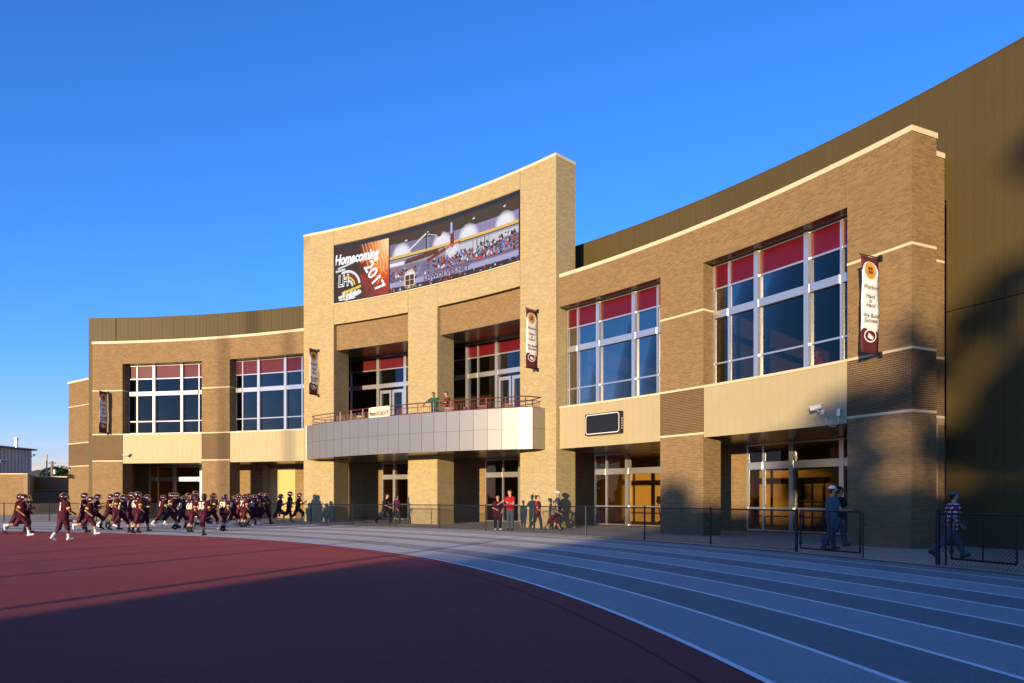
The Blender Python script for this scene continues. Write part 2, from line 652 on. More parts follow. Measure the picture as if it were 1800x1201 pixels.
def lintel(a0, a1):
    pr = bpy.data.objects.new('brick_lintel', None)
    COL.objects.link(pr)
    pr.parent = SB
    e = 0.002
    MB().cbox(a0 + e, a1 - e, W, W + 1.07, ZL, ZC, 8).obj('mortar_core', M['mortar_tan'], pr)
    u0, u1 = arc(W, a0 + 0.012, a1 - 0.012)
    bricks('brickwork', [([(u0, u1, ZL, ZC)], front(W))], M['brick_tan'], pr)
    MB().cbox(a0 + e, a1 - e, W + 0.01, W + 0.70, ZL - 0.012, ZL - 0.002, 8).obj('soffit', M['soffit'], pr)


for a0, a1 in BAYS:
    lintel(a0, a1)


def coping(a0, a1, R0, R1, z, h=0.17, over=0.035, ends=True, name='coping'):
    step = 3.5
    n_ = max(1, round((a1 - a0) / step))
    for i in range(n_):
        b0, b1 = a0 + (a1 - a0) * i / n_, a0 + (a1 - a0) * (i + 1) / n_
        MB().cbox(b0 + 0.006, b1 - 0.006, R0 - over, R1 + over, z, z + h, 5).obj(name, M['coping'], SB)
        if i:
            MB().cbox(b0 - 0.05, b0 + 0.05, R0 - over - 0.004, R1 + over + 0.004, z + h * 0.25, z + h + 0.008, 1).obj('coping_splice', M['coping'], SB)


coping(24.70 - 0.045, 44.20, W, W + 1.12, ZC + 0.002)
coping(66.62, 85.93 + 0.045, W, W + 1.12, ZC + 0.002)

# block behind the right-hand pier (radial face), open below
tt = 25.5
pr = bpy.data.objects.new('brick_return', None)
COL.objects.link(pr)
pr.parent = SB
MB().cbox(tt, 27.2, W + 1.125, 52.68, 3.98, ZC + 0.0, 2).obj('mortar_core', M['mortar_tan'], pr)
MB().cbox(tt, 26.4, 52.35, 52.68, -0.05, 3.98, 2).obj('mortar_post', M['mortar_tan'], pr)
r0, r1 = W + 1.125, 52.68
bricks('brickwork', [([(r0, r1, Z2 + CT, ZC)], side(tt, -1)), ([(52.35, r1, 0, 3.9)], side(tt, -1))], M['brick_tan'], pr)
bricks('brickwork', [([(r0, r1, 4.14 + CT, Z2)], side(tt, -1))], M['brick_dark'], pr)
for z in (Z1 - 0.02, Z2, Z3):
    MB().cbox(tt - 0.014, tt + 0.3, r0 + 0.002, r1 - 0.01, z, z + CT, 1).obj('stone_band', M['cast_stone'], pr)
MB().cbox(tt - 0.045, 27.2, r0 + 0.04, 52.66, ZC + 0.004, ZC + 0.172, 2).obj('coping', M['coping'], pr)

# roof-high olive metal wall in upright panels
RM, HM = 52.72, 15.05


def metal_panels(a0, a1, z0, z1):
    da = 0.985
    n_ = int(round((a1 - a0) / da))
    da = (a1 - a0) / n_
    for i in range(n_):
        b0, b1 = a0 + i * da, a0 + (i + 1) * da
        m_ = MB().cbox(b0 + 0.008, b1 - 0.008, RM - 0.02, RM + 0.02, z0, z1, 1)
        m_.cbox(b0 - 0.016, b0 + 0.008, RM - 0.034, RM + 0.02, z0, z1, 1)
        m_.cbox(b0 + 0.30 * da, b0 + 0.30 * da + 0.02, RM - 0.028, RM - 0.015, z0, z1, 1)
        m_.cbox(b0 + 0.62 * da, b0 + 0.62 * da + 0.02, RM - 0.028, RM - 0.015, z0, z1, 1)
        m_.obj('metal_panel', M['metal_dark'], MW)


MW = bpy.data.objects.new('metal_wall', None)
COL.objects.link(MW)
MW.parent = SB
metal_panels(5.0, 25.45, 7.58, HM)
metal_panels(5.0, 25.45, 0.0, 7.55)
metal_panels(25.45, 85.9, 11.2, HM)
metal_panels(85.97, 88.25, 0.0, HM)
MB().cbox(3.0, 88.28, RM + 0.05, RM + 0.30, 11.2, HM - 0.02, 90).obj('wall_backing', M['metal_dark'], MW)
MB().cbox(3.0, 25.4, RM + 0.05, RM + 0.30, -0.05, 11.19, 30).obj('wall_backing', M['metal_dark'], MW)
MB().cbox(85.95, 88.28, RM + 0.05, RM + 0.30, -0.05, 11.19, 3).obj('wall_backing', M['metal_dark'], MW)
MB().cbox(3.0, 88.30, RM - 0.03, RM + 0.34, HM, HM + 0.04, 90).obj('metal_cap', M['metal_dark'], MW)
MB().cbox(3.0, 88.28, RM + 0.30, 80, 14.75, 14.9, 60).obj('roof', M['soffit'], SB)
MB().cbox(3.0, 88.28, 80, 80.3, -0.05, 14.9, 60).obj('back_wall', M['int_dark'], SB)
MB().cbox(88.0, 88.28, RM + 0.31, 80, -0.05, 14.9, 1).obj('end_wall', M['metal_dark'], SB)
MB().cbox(3.0, 3.3, RM + 0.31, 80, -0.05, 14.9, 1).obj('end_wall', M['metal_dark'], SB)
# low roof behind the wing copings, closes the pier tops
MB().cbox(25.55, 85.9, W + 1.10, RM - 0.06, 11.9, 12.3, 60).obj('wing_roof', M['soffit'], SB)

# ---- floors and rooms behind the glass
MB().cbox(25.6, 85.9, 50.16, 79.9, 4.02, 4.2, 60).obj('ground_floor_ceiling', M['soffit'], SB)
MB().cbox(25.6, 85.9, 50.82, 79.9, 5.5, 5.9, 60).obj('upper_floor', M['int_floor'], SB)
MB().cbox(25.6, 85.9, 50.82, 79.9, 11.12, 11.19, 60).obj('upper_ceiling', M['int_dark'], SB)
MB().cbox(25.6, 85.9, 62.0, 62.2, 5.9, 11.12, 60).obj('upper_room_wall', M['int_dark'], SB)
MB().cbox(25.6, 85.9, 61.0, 61.2, 0.0, 4.02, 60).obj('weight_room_wall', M['int_wall'], SB)
MB().cbox(25.6, 88.0, 55.05, 79.9, 0.02, 0.05, 60).obj('ground_floor', M['int_floor'], SB)
for a in (25.62, 30.2, 39.6, 47.8, 57.8, 66.0, 71.4, 78.6, 85.7):
    MB().cbox(a, a + 0.25, 55.1, 61.0, 0.05, 4.0, 1).obj('room_divider', M['int_wall'], SB)
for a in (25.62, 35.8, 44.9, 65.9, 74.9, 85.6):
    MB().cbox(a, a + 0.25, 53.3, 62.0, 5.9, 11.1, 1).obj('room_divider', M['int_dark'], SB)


# ---- brick back wall of the arcade, with the openings left for the doors
def back_bricks(a0, a1, z0=0.0, z1=4.0, m='brick_tan'):
    pr = bpy.data.objects.new('arcade_wall', None)
    COL.objects.link(pr)
    pr.parent = SB
    MB().cbox(a0, a1, B0, B0 + 0.22, z0 - 0.03, z1, max(1, int((a1 - a0) / 0.9))).obj('mortar_core', M['mortar_tan'], pr)
    u0, u1 = arc(B0, a0, a1)
    bricks('brickwork', [([(u0, u1, z0, z1)], front(B0)), ], M[m], pr)


DOORS = [  # a0, a1, mullions (angle, thick), kind
    (29.30, 35.99, [(35.09, 0), (33.57, 1), (31.12, 1), (30.2, 0)]),
    (39.20, 45.86, [(45.01, 0), (43.50, 1), (41.05, 1), (40.1, 0)]),
    (78.00, 84.56, [(83.82, 0), (82.36, 1), (79.95, 1), (78.9, 0)]),
    (59.2, 63.54, [(62.42, 1), (61.2, 0)]),
    (50.2, 54.51, [(53.05, 0), (51.62, 1)]),
]
prev = 25.6
for a0, a1, _ in sorted(DOORS):
    back_bricks(prev, a0)
    prev = a1
back_bricks(prev, 85.9)
MB().cbox(25.4, 25.6, 50.9, 55.0, 0, 4.0, 1)
# end wall of the arcade at both ends
MB().cbox(85.75, 85.95, 51.2, 54.8, 0, 4.0, 1).obj('arcade_end_wall', M['mortar_tan'], SB)
MB().cbox(85.93, 85.95, W + 1.13, RM, 0, 12.0, 1).obj('arcade_end_wall', M['metal_dark'], SB)


def pane_grid(parent, name, R, cols, rows, matf, inset=0.0):
    """cols: list of (a0,a1) ; rows: list of (z0,z1)"""
    for i, (a0, a1) in enumerate(cols):
        for j, (z0, z1) in enumerate(rows):
            mm = matf(i, j)
            if mm is None:
                continue
            p, q = P(a0, R), P(a1, R)
            v = [(p[0], p[1], z0), (q[0], q[1], z0), (q[0], q[1], z1), (p[0], p[1], z1)]
            obj(name, mesh(name, v, [(0, 1, 2, 3)], mm), parent)


def window(a0, a1, R, mull, z0, z1, thick_rails, thin_rails, red_from, glass, skip_left=0.0):
    """mull: (angle, thick?)"""
    wn = bpy.data.objects.new('window', None)
    COL.objects.link(wn)
    wn.parent = SB
    TH, TN = 0.10, 0.045
    ang = lambda d: math.degrees(d / R)
    ms = sorted(mull)
    edges = [(a0, a0 + ang(0.06))] + [(a - ang(TH if k else TN) , a + ang(TH if k else TN)) for a, k in ms] + [(a1 - ang(0.06), a1)]
    MB().cbox(*edges[0], R - 0.07, R + 0.06, z0, z1, 1).obj('jamb', M['alu'], wn)
    MB().cbox(*edges[-1], R - 0.07, R + 0.06, z0, z1, 1).obj('jamb', M['alu'], wn)
    for (a, k), (b0, b1) in zip(ms, edges[1:-1]):
        if k:
            m_ = MB().cbox(b0, b1, R - 0.15, R + 0.06, z0, z1, 1)
        else:
            m_ = MB().cbox(b0, b1, R - 0.07, R + 0.06, z0, z1, 1)
        m_.obj('mullion', M['alu'], wn)
    cols = [(edges[i][1], edges[i + 1][0]) for i in range(len(edges) - 1)]
    rails = sorted([(z0, z0 + 0.07)] + [(a, b) for a, b in thick_rails] + [(a - 0.035, a + 0.035) for a in thin_rails] + [(z1 - 0.07, z1)])
    for (a, b) in rails:
        deep = (b - a) > 0.15
        m_ = MB()
        for c0, c1 in cols:
            m_.cbox(c0, c1, R - (0.12 if deep else 0.06), R + 0.05, a, b, 1)
        m_.obj('transom_bar' if deep else 'rail', M['alu'], wn)
    rows = [(rails[i][1], rails[i + 1][0]) for i in range(len(rails) - 1)]
    pane_grid(wn, 'pane', R, cols, rows, lambda i, j: M['red_film'] if rows[j][0] > red_from else glass)
    return wn


for a0, a1 in BAYS:
    window(a0 + 0.02, a1 - 0.02, W + 0.66, [(a0 + 0.78, 0), (a0 + 2.30, 1), (a0 + 4.80, 1), (a0 + 6.34, 0)], 6.13, 11.06,
           [(8.86, 9.15)], [7.02, 10.07], 10.0, M['glass_up'])
# tower upper glazing
window(56.9, 66.2, 53.0, [(64.9, 0), (62.35, 1), (59.90, 1), (57.5, 1)], 5.75, 11.0, [(8.88, 9.16)], [10.12], 10.0, M['glass_up'])
window(46.6, 55.9, 53.0, [(54.45, 1), (53.57, 0), (51.95, 1), (49.5, 1), (48.0, 0)], 5.75, 11.0, [(8.88, 9.16)], [10.12], 10.0, M['glass_up'])
for c in (61.1, 50.7):
    # pair of glazed doors on the balcony
    for s in (-1, 1):
        d = bpy.data.objects.new('balcony_door', None)
        COL.objects.link(d)
        d.parent = SB
        x0, x1 = sorted((c + s * 0.05, c + s * 1.08))
        m_ = MB()
        for (b0, b1, za, zb) in ((x0, x0 + 0.16, 5.75, 8.7), (x1 - 0.16, x1, 5.75, 8.7), (x0 + 0.16, x1 - 0.16, 5.75, 6.0), (x0 + 0.16, x1 - 0.16, 8.5, 8.7)):
            m_.cbox(b0, b1, 52.88, 52.97, za, zb, 1)
        m_.obj('door_frame', M['alu'], d)
        q = P((x0 + x1) / 2 - s * 0.4, 52.8, 6.9)
        MB().tube(q, (q[0], q[1], q[2] - 0.4), 0.02).obj('handle', M['alu'], d)
for a0, a1, ml in DOORS:
    window(a0, a1, B0 + 0.06, ml, 0.06, 3.98, [(2.84, 3.16)], [1.09], 99, M['glass_low'])

# coiling door, wall horn and return in the second bay
cdm = MB()
for k in range(30):
    z = 0.05 + k * 0.125
    cdm.cbox(71.43, 73.87, B0 - 0.06 + (0.012 if k % 2 else 0), B0 - 0.02, z, z + 0.118, 3)
cdo = cdm.obj('coiling_door', M['door_roll'], SB)
MB().cbox(73.87, 74.23, B0 - 0.35, B0 - 0.01, 0, 3.98, 1).obj('door_return', M['mortar_tan'], SB)

# ---- cream fascia panels between the floors
for a0, a1 in BAYS:
    fa = bpy.data.objects.new('spandrel', None)
    COL.objects.link(fa)
    fa.parent = SB
    n_ = 16
    e = 0.03
    for i in range(n_):
        b0 = a0 + e + (a1 - a0 - 2 * e) * i / n_
        b1 = a0 + e + (a1 - a0 - 2 * e) * (i + 1) / n_
        MB().cbox(b0 + 0.003, b1 - 0.003, W + 0.005 + 0.0015 * rng.random(), W + 0.05, 4.0, 6.0, 1).obj('metal_panel', M['panel_cream'], fa)
    MB().cbox(a0 + e, a1 - e, W + 0.055, W + 0.09, 4.0, 6.0, 8).obj('panel_backing', M['panel_cream'], fa)
    for i in range(3):
        b0 = a0 + e + (a1 - a0 - 2 * e) * i / 3
        b1 = a0 + e + (a1 - a0 - 2 * e) * (i + 1) / 3
        MB().cbox(b0 + 0.004, b1 - 0.004, W - 0.02, W + 0.60, 6.005, 6.10 + 0.004 * i, 3).obj('sill_flashing', M['coping'], fa)

# ---- tower
TW = bpy.data.objects.new('tower', None)
COL.objects.link(TW)
TW.parent = SB
TD = 1.45
ZT = 18.6
A = [44.28, 47.13, 54.18, 56.79, 63.68, 66.50]
ops = [(A[1], A[2]), (A[3], A[4])]
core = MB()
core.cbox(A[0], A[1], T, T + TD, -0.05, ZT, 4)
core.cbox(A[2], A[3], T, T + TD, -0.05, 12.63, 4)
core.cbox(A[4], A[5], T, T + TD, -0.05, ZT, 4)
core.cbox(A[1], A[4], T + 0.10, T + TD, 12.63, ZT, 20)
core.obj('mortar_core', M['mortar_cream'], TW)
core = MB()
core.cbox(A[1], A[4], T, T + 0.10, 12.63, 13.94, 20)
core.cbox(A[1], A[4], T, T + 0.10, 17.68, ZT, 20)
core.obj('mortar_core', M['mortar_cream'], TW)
fl = []
jt = 0.02   # control joints beside the openings
for (a, b, z0, z1) in ((A[0], A[1] - jt, 0, ZT), (A[2], A[3], 0, 12.63), (A[4] + jt, A[5], 0, ZT),
                       (A[1] + jt, A[2] - jt, 12.63, 13.90), (A[2] + jt, A[3] - jt, 12.63, 13.90), (A[3] + jt, A[4] - jt, 12.63, 13.90),
                       (A[1] + jt, 49.5, 17.72, ZT), (49.53, 53.5, 17.72, ZT), (53.53, 57.6, 17.72, ZT), (57.63, A[4] - jt, 17.72, ZT)):
    fl.append(([(T * R_(a), T * R_(b), z0, z1)], front(T)))
for a, sg, z1 in ((A[0], -1, ZT), (A[1], 1, 12.63), (A[2], -1, 12.63), (A[3], 1, 12.63), (A[4], -1, 12.63), (A[5], 1, ZT)):
    fl.append(([(T, T + TD, 0, z1)], side(a, sg)))
bricks('brickwork', fl, M['brick_cream'], TW)
coping(A[0] - 0.03, A[5] + 0.03, T, T + TD, ZT + 0.002, 0.15, 0.03)
MB().cbox(A[1], A[4], T - 0.05, T + 0.09, 13.905, 13.955, 20).obj('screen_sill', M['coping'], TW)
for a0, a1 in ops:
    sp = bpy.data.objects.new('brick_spandrel', None)
    COL.objects.link(sp)
    sp.parent = SB
    MB().cbox(a0 + 0.02, a1 - 0.02, T + 0.27, 53.0, 11.03, 12.60, 8).obj('mortar_core', M['mortar_tan'], sp)
    MB().cbox(a0 + 0.02, a1 - 0.02, T + 0.29, 52.9, 11.01, 11.026, 8).obj('soffit', M['soffit'], sp)
    u0, u1 = arc(T + 0.27, a0 + 0.03, a1 - 0.03)
    bricks('brickwork', [([(u0, u1, 11.03, 12.60)], front(T + 0.27))], M['brick_tan'], sp)
# recess side walls beside the tower glazing
for a, b in ((46.3, 46.58), (55.92, 56.88), (66.22, 66.6)):
    MB().cbox(a, b, T + TD + 0.01, 53.1, 5.6, 11.0, 1).obj('recess_wall', M['brick_tan'], SB)

# ---- balcony, bulging towards the track
BE0, BE1 = Vector((-12.95, 44.05)), Vector((1.02, 34.80))
ch = BE1 - BE0
LCH = ch.length
chn = Vector((ch.y, -ch.x)).normalized()      # towards the camera side
SAG = 1.05


def bal(t, off=0.0):
    """t in 0..1 along the front, off = metres in from the front face"""
    p = BE0 + ch * t + chn * (SAG * 4 * t * (1 - t))
    d = ch / LCH
    nrm = (chn - d * (SAG * 4 * (1 - 2 * t) / LCH)).normalized()
    return (p.x - nrm.x * off, p.y - nrm.y * off)


BL_ = bpy.data.objects.new('balcony', None)
COL.objects.link(BL_)
BL_.parent = SB
ncol = 21
ZB0, ZBm, ZB1 = 4.0, 5.03, 6.08
for i in range(ncol):
    t0, t1 = i / ncol + 0.0006, (i + 1) / ncol - 0.0006
    for za, zb in ((ZB0, ZBm - 0.006), (ZBm + 0.006, ZB1)):
        p, q, p2, q2 = bal(t0), bal(t1), bal(t0, 0.04), bal(t1, 0.04)
        MB().add([(*p, za), (*q, za), (*q2, za), (*p2, za), (*p, zb), (*q, zb), (*q2, zb), (*p2, zb)],
                 [(0, 3, 2, 1), (4, 5, 6, 7), (0, 1, 5, 4), (1, 2, 6, 5), (2, 3, 7, 6), (3, 0, 4, 7)]).obj('fascia_panel', M['balc'], BL_)
# core under the panels, deck and soffit
vs = []
NB = 24
for i in range(NB + 1):
    x, y = bal(i / NB, 0.045)
    vs.append((x, y))
wl = [P(66.0 - (66.0 - 45.2) * i / NB, T + 0.0)[:2] for i in range(NB + 1)]
poly = vs + wl[::-1]


def prism(poly, z0, z1, m, name, parent):
    n_ = len(poly)
    v = [(x, y, z0) for x, y in poly] + [(x, y, z1) for x, y in poly]
    f = [(i, (i + 1) % n_, n_ + (i + 1) % n_, n_ + i) for i in range(n_)]
    k = n_ // 2
    for i in range(k - 1):
        f.append((i, n_ - 1 - i, n_ - 2 - i, i + 1))
        f.append((n_ + i, n_ + i + 1, 2 * n_ - 2 - i, 2 * n_ - 1 - i))
    return obj(name, mesh(name, v, f, m), parent)


prism(poly, 4.02, 5.52, M['soffit'], 'deck', BL_)
prism([bal(i / NB, 0.045) for i in range(NB + 1)] + [bal(i / NB, 0.25) for i in range(NB + 1)][::-1], 5.53, 6.07, M['balc'], 'kerb_wall', BL_)
for t, we in ((0.0, P(65.75, T)), (1.0, P(45.15, T))):
    p = Vector(bal(t))
    q = Vector(we[:2])
    d = (q - p).normalized()
    nn = Vector((-d.y, d.x)) * (1 if t else -1)
    for za, zb in ((ZB0, ZBm - 0.006), (ZBm + 0.006, ZB1)):
        c = (p + q) / 2
        hl = (q - p).length / 2 - 0.02
        MB().obox((c.x, c.y, (za + zb) / 2), (d.x * hl, d.y * hl, 0), (nn.x * 0.03, nn.y * 0.03, 0), (0, 0, (zb - za) / 2)).obj('end_panel', M['balc'], BL_)
# railing
rl = bpy.data.objects.new('railing', None)
COL.objects.link(rl)
rl.parent = BL_
zr0, zr1, zr2, zr3 = 6.10, 6.60, 6.18, 6.46
rp = [(*P(65.4, T - 0.02)[:2],)] + [bal(0.025 + 0.95 * i / 30, 0.18) for i in range(31)] + [(*P(45.45, T - 0.02)[:2],)]
m_ = MB()
m_.path([(x, y, zr1 + 0.06) for x, y in rp], 0.03)
m_.path([(x, y, zr3) for x, y in rp], 0.018)
m_.path([(x, y, 6.13) for x, y in rp], 0.03)
m_.obj('rails', M['rail'], rl)
for i in range(0, 32, 2):
    x, y = rp[min(i + 1, 31)]
    MB().box(x - 0.03, x + 0.03, y - 0.03, y + 0.03, 6.08, zr1 + 0.06).obj('post', M['rail'], rl)
m_ = MB()
for i in range(32):
    (x0, y0), (x1, y1) = rp[i], rp[i + 1]
    k_ = max(2, int(math.hypot(x1 - x0, y1 - y0) / 0.12))
    for j in range(1, k_):
        x, y = x0 + (x1 - x0) * j / k_, y0 + (y1 - y0) * j / k_
        m_.box(x - 0.008, x + 0.008, y - 0.008, y + 0.008, 6.13, zr3)
m_.obj('balusters', M['rail'], rl, kind='stuff')
# ------------------------------------------------------------------ lettering
def text_geo(txt, size, bold=0.0, shear=0.0, align='CENTER', space=1.0):
    cu = bpy.data.curves.new('t', 'FONT')
    cu.body = txt
    cu.size = size
    cu.offset = bold
    cu.shear = shear
    cu.align_x = align
    cu.align_y = 'CENTER'
    cu.space_character = space
    cu.resolution_u = 3
    cu.fill_mode = 'FRONT'
    o = bpy.data.objects.new('t', cu)
    COL.objects.link(o)
    dg = bpy.context.evaluated_depsgraph_get()
    me = o.evaluated_get(dg).to_mesh()
    v = [tuple(p.co) for p in me.vertices]
    f = [tuple(p.vertices) for p in me.polygons]
    o.evaluated_get(dg).to_mesh_clear()
    bpy.data.objects.remove(o)
    bpy.data.curves.remove(cu)
    return v, f


def em_mat(name, col, s=1.0):
    m = bpy.data.materials.new(name)
    m.use_nodes = True
    b = m.node_tree.nodes['Principled BSDF']
    b.inputs['Base Color'].default_value = (0.02, 0.02, 0.02, 1)
    b.inputs['Roughness'].default_value = 0.8
    b.inputs['Specular IOR Level'].default_value = 0.08
    b.inputs['Emission Color'].default_value = (*col, 1)
    b.inputs['Emission Strength'].default_value = s
    return m


# ------------------------------------------------------------------ video screen on the tower
SCR = thing('video_screen', 'wide curved video screen set into the top of the cream tower', 'screen', group=None)
SA0, SA1 = 63.62, 47.19
SZ0, SZ1 = 13.98, 17.66
SR = T + 0.045
m_ = MB()
m_.cbox(SA1, SA0, T + 0.02, T + 0.095, SZ0, SZ0 + 0.06, 20)
m_.cbox(SA1, SA0, T + 0.02, T + 0.095, SZ1 - 0.10, SZ1, 20)
m_.cbox(SA1, SA1 + 0.08, T + 0.02, T + 0.095, SZ0 + 0.06, SZ1 - 0.10, 1)
m_.cbox(SA0 - 0.08, SA0, T + 0.02, T + 0.095, SZ0 + 0.06, SZ1 - 0.10, 1)
m_.obj('screen_frame', mat('dark_navy_frame', (0.01, 0.014, 0.03), 0.5), SCR)
NU, NV = 460, 110
img = np.zeros((NV, NU, 3))
yy, xx = np.mgrid[0:NV, 0:NU]
uu = (xx + 0.5) / NU
vv = (yy + 0.5) / NV
US = 0.305


def srgb(*c):
    return np.array([(x / 255.0) ** 2.2 for x in c])


def paint(mask, c, a=1.0):
    img[mask] = img[mask] * (1 - a) + srgb(*c) * a


def seg(x0, y0, x1, y1, wpx):
    """distance mask to a segment in panel units; x scaled by the aspect"""
    asp = 14.4 / 3.6
    ax, ay, bx, by = x0 * asp, y0, x1 * asp, y1
    px, py = uu * asp, vv
    dx, dy = bx - ax, by - ay
    t = np.clip(((px - ax) * dx + (py - ay) * dy) / (dx * dx + dy * dy + 1e-9), 0, 1)
    return np.hypot(px - ax - t * dx, py - ay - t * dy) < wpx


L_ = uu < US
# left part: dark maroon with an orange glow and ball seams
glow = np.clip(1 - np.hypot((uu - 0.295) * 5.0, (vv - 0.86) * 1.0) / 0.75, 0, 1)
redw = np.clip((uu - 0.12) / 0.15, 0, 1) * np.clip(1.15 - vv * 0.25, 0, 1)
g3 = np.stack([0.025 + 0.34 * redw + 0.95 * glow ** 0.8, 0.006 + 0.015 * redw + 0.75 * glow ** 1.9, 0.008 + 0.008 * redw + 0.45 * glow ** 3.5], -1)
img[L_] = g3[L_]
for k in range(9):
    x = 0.150 + 0.018 * k
    m0 = seg(x, 0.98, x + 0.035, 0.55, 0.007) | seg(x + 0.035, 0.55, x + 0.030, 0.12, 0.006)
    c = (255, 225, 150) if k < 5 else (255, 240, 200)
    paint(m0 & L_ & (vv > 0.42), c, 0.75)
    paint(m0 & L_ & (vv <= 0.42), (190, 40, 25), 0.7)
for (x0, y0, x1, y1) in ((0.20, 0.95, 0.30, 0.62), (0.21, 0.60, 0.29, 0.35), (0.22, 0.55, 0.28, 0.60), (0.19, 0.42, 0.27, 0.28), (0.24, 0.20, 0.27, 0.52)):
    paint(seg(x0, y0, x1, y1, 0.010) & L_, (255, 170, 40), 0.85)
paint((np.hypot((uu - 0.152) * 4, vv - 0.66) < 0.045) & L_, (240, 90, 30))
paint((seg(0.015, 0.60, 0.10, 0.67, 0.016)) & L_, (225, 230, 240))
paint((seg(0.000, 0.55, 0.05, 0.57, 0.018)) & L_, (225, 230, 240))
paint((seg(0.145, 0.42, 0.165, 0.22, 0.010) | seg(0.155, 0.44, 0.175, 0.24, 0.007)) & L_, (200, 25, 30))
# swoosh shapes under the two letters (plain generic stripes)
for k, (c, y) in enumerate((((240, 240, 240), 0.13), ((235, 205, 60), 0.20), ((240, 240, 240), 0.07))):
    paint(seg(0.02 + 0.02 * k, y - 0.05, 0.14, y + 0.02 * k, 0.022) & L_, c)
paint(seg(0.02, 0.03, 0.11, 0.035, 0.012) & L_, (235, 235, 240))
for k, (c, w__) in enumerate((((235, 238, 245), 0.022), ((120, 20, 34), 0.020), ((235, 205, 70), 0.016), ((238, 238, 244), 0.020))):
    for q in range(10):
        t0_, t1_ = 0.2 + 0.17 * q, 0.2 + 0.17 * (q + 1)
        rr_ = 0.30 - 0.055 * k
        paint(seg(0.062 + rr_ * math.cos(t0_) / 4, 0.24 + rr_ * 0.95 * math.sin(t0_), 0.062 + rr_ * math.cos(t1_) / 4, 0.24 + rr_ * 0.95 * math.sin(t1_), w__) & L_, c)
for k in range(5):
    paint(seg(0.030 + 0.016 * k, 0.06, 0.052 + 0.020 * k, 0.16, 0.016) & L_, (238, 240, 246) if k != 1 else (235, 205, 70))
# right part: a gym
Rr = ~L_
p = (uu - US) / (1 - US)
img[Rr] = srgb(120, 112, 150)
st = (np.sin(p * 190) > 0.1)
paint(Rr & st & (p > 0.5), (150, 130, 205), 0.9)
paint(Rr & ~st & (p > 0.5), (150, 145, 150), 0.6)
paint(Rr & (vv > 0.76 + 0.10 * (0.6 - p) * (p < 0.6) ) , (58, 46, 40))
for c_ in (0.10, 0.42, 0.625, 0.90):
    d_ = np.hypot((p - c_) * 2.77 * 1.0, (vv - 0.60) * 1.0)
    for q in range(8):
        paint(Rr & (d_ < 0.215 - 0.012 * q) & (vv > 0.60), (236, 236, 245), 0.22 if q < 4 else 0.5)
paint(Rr & (vv > 0.55) & (vv < 0.605), (226, 190, 110))
paint(Rr & (vv > 0.548) & (vv < 0.56), (90, 60, 40))
paint(Rr & (vv < 0.545) & (vv > 0.42), (150, 150, 168))
paint(Rr & (vv < 0.52) & (vv > 0.34) & (p > 0.45), (200, 200, 215))
paint(Rr & (vv < 0.49) & (p < 0.12) & (vv > 0.44), (240, 240, 248))
# seats and crowd
for r in range(11):
    y0 = 0.16 + 0.024 * r
    x1_ = 1.0
    paint(Rr & (vv > y0) & (vv < y0 + 0.013) & (((p > 0.36) & (r < 7 + 6 * (p - 0.4))) | (p < 0.22) & (r < 8)), (88, 40, 52))
    paint(Rr & (vv > y0 + 0.013) & (vv < y0 + 0.024) & ((p > 0.36) & (r < 7 + 6 * (p - 0.4)) | (p < 0.22) & (r < 8)), (150, 140, 175))
r2 = np.random.default_rng(3)
cols_ = [(40, 90, 200), (200, 40, 45), (30, 28, 34), (225, 225, 232), (60, 40, 40), (110, 165, 215), (20, 20, 30), (70, 60, 90)]
for k in range(250):
    x = r2.uniform(0.42, 0.99) if k < 190 else r2.uniform(0.0, 0.45)
    y = r2.uniform(0.20, 0.20 + 0.26 * (0.55 + 0.5 * x)) if k < 190 else r2.uniform(0.12, 0.40)
    m0 = (np.abs(p - x) < 0.0065) & (np.abs(vv - y) < 0.020)
    paint(Rr & m0, cols_[r2.integers(len(cols_))])
    paint(Rr & (np.abs(p - x) < 0.004) & (np.abs(vv - y - 0.026) < 0.010), (190, 140, 115) if k % 3 else (50, 32, 28))
paint(Rr & (vv < 0.155) & (vv > 0.075), (165, 165, 205))
paint(Rr & (vv < 0.075), (46, 26, 34))
for k in range(90):
    x, y = r2.uniform(0, 1), r2.uniform(0.0, 0.07)
    paint(Rr & (np.abs(p - x) < 0.006) & (np.abs(vv - y) < 0.015), cols_[r2.integers(len(cols_))])


def pseg(x0, y0, x1, y1, w_, c):
    paint(seg(US + x0 * (1 - US), y0, US + x1 * (1 - US), y1, w_) & Rr, c)


pseg(0.14, 0.62, 0.31, 0.88, 0.014, (232, 232, 238))
pseg(0.30, 0.60, 0.30, 0.90, 0.012, (40, 38, 46))
pseg(0.31, 0.62, 0.31, 0.84, 0.006, (190, 215, 225))
pseg(0.42, 0.62, 0.42, 0.78, 0.008, (215, 230, 240))
pseg(0.31, 0.84, 0.52, 0.66, 0.006, (215, 220, 235))
for k in range(10):
    pseg(0.13 + 0.001 * k, 0.44 + 0.007 * k, 0.39, 0.49 + 0.007 * k, 0.010, (92, 42, 38))
pseg(0.31, 0.40, 0.50, 0.56, 0.026, (112, 28, 40))
pseg(0.50, 0.55, 0.50, 0.74, 0.040, (112, 28, 40))
pseg(0.495, 0.76, 0.495, 0.90, 0.022, (180, 180, 225))
pseg(0.45, 0.545, 0.56, 0.575, 0.012, (215, 50, 45))
for k in range(7):
    pseg(0.45 + 0.016 * k, 0.55, 0.475 + 0.009 * k, 0.38, 0.005, (240, 240, 246))
    pseg(0.46 + 0.010 * k, 0.38 + 0.025 * k, 0.54, 0.42 + 0.02 * k, 0.004, (240, 240, 246))
paint((np.hypot((p - 0.40) * 2.77, vv - 0.80) < 0.058) & Rr, (96, 34, 44))
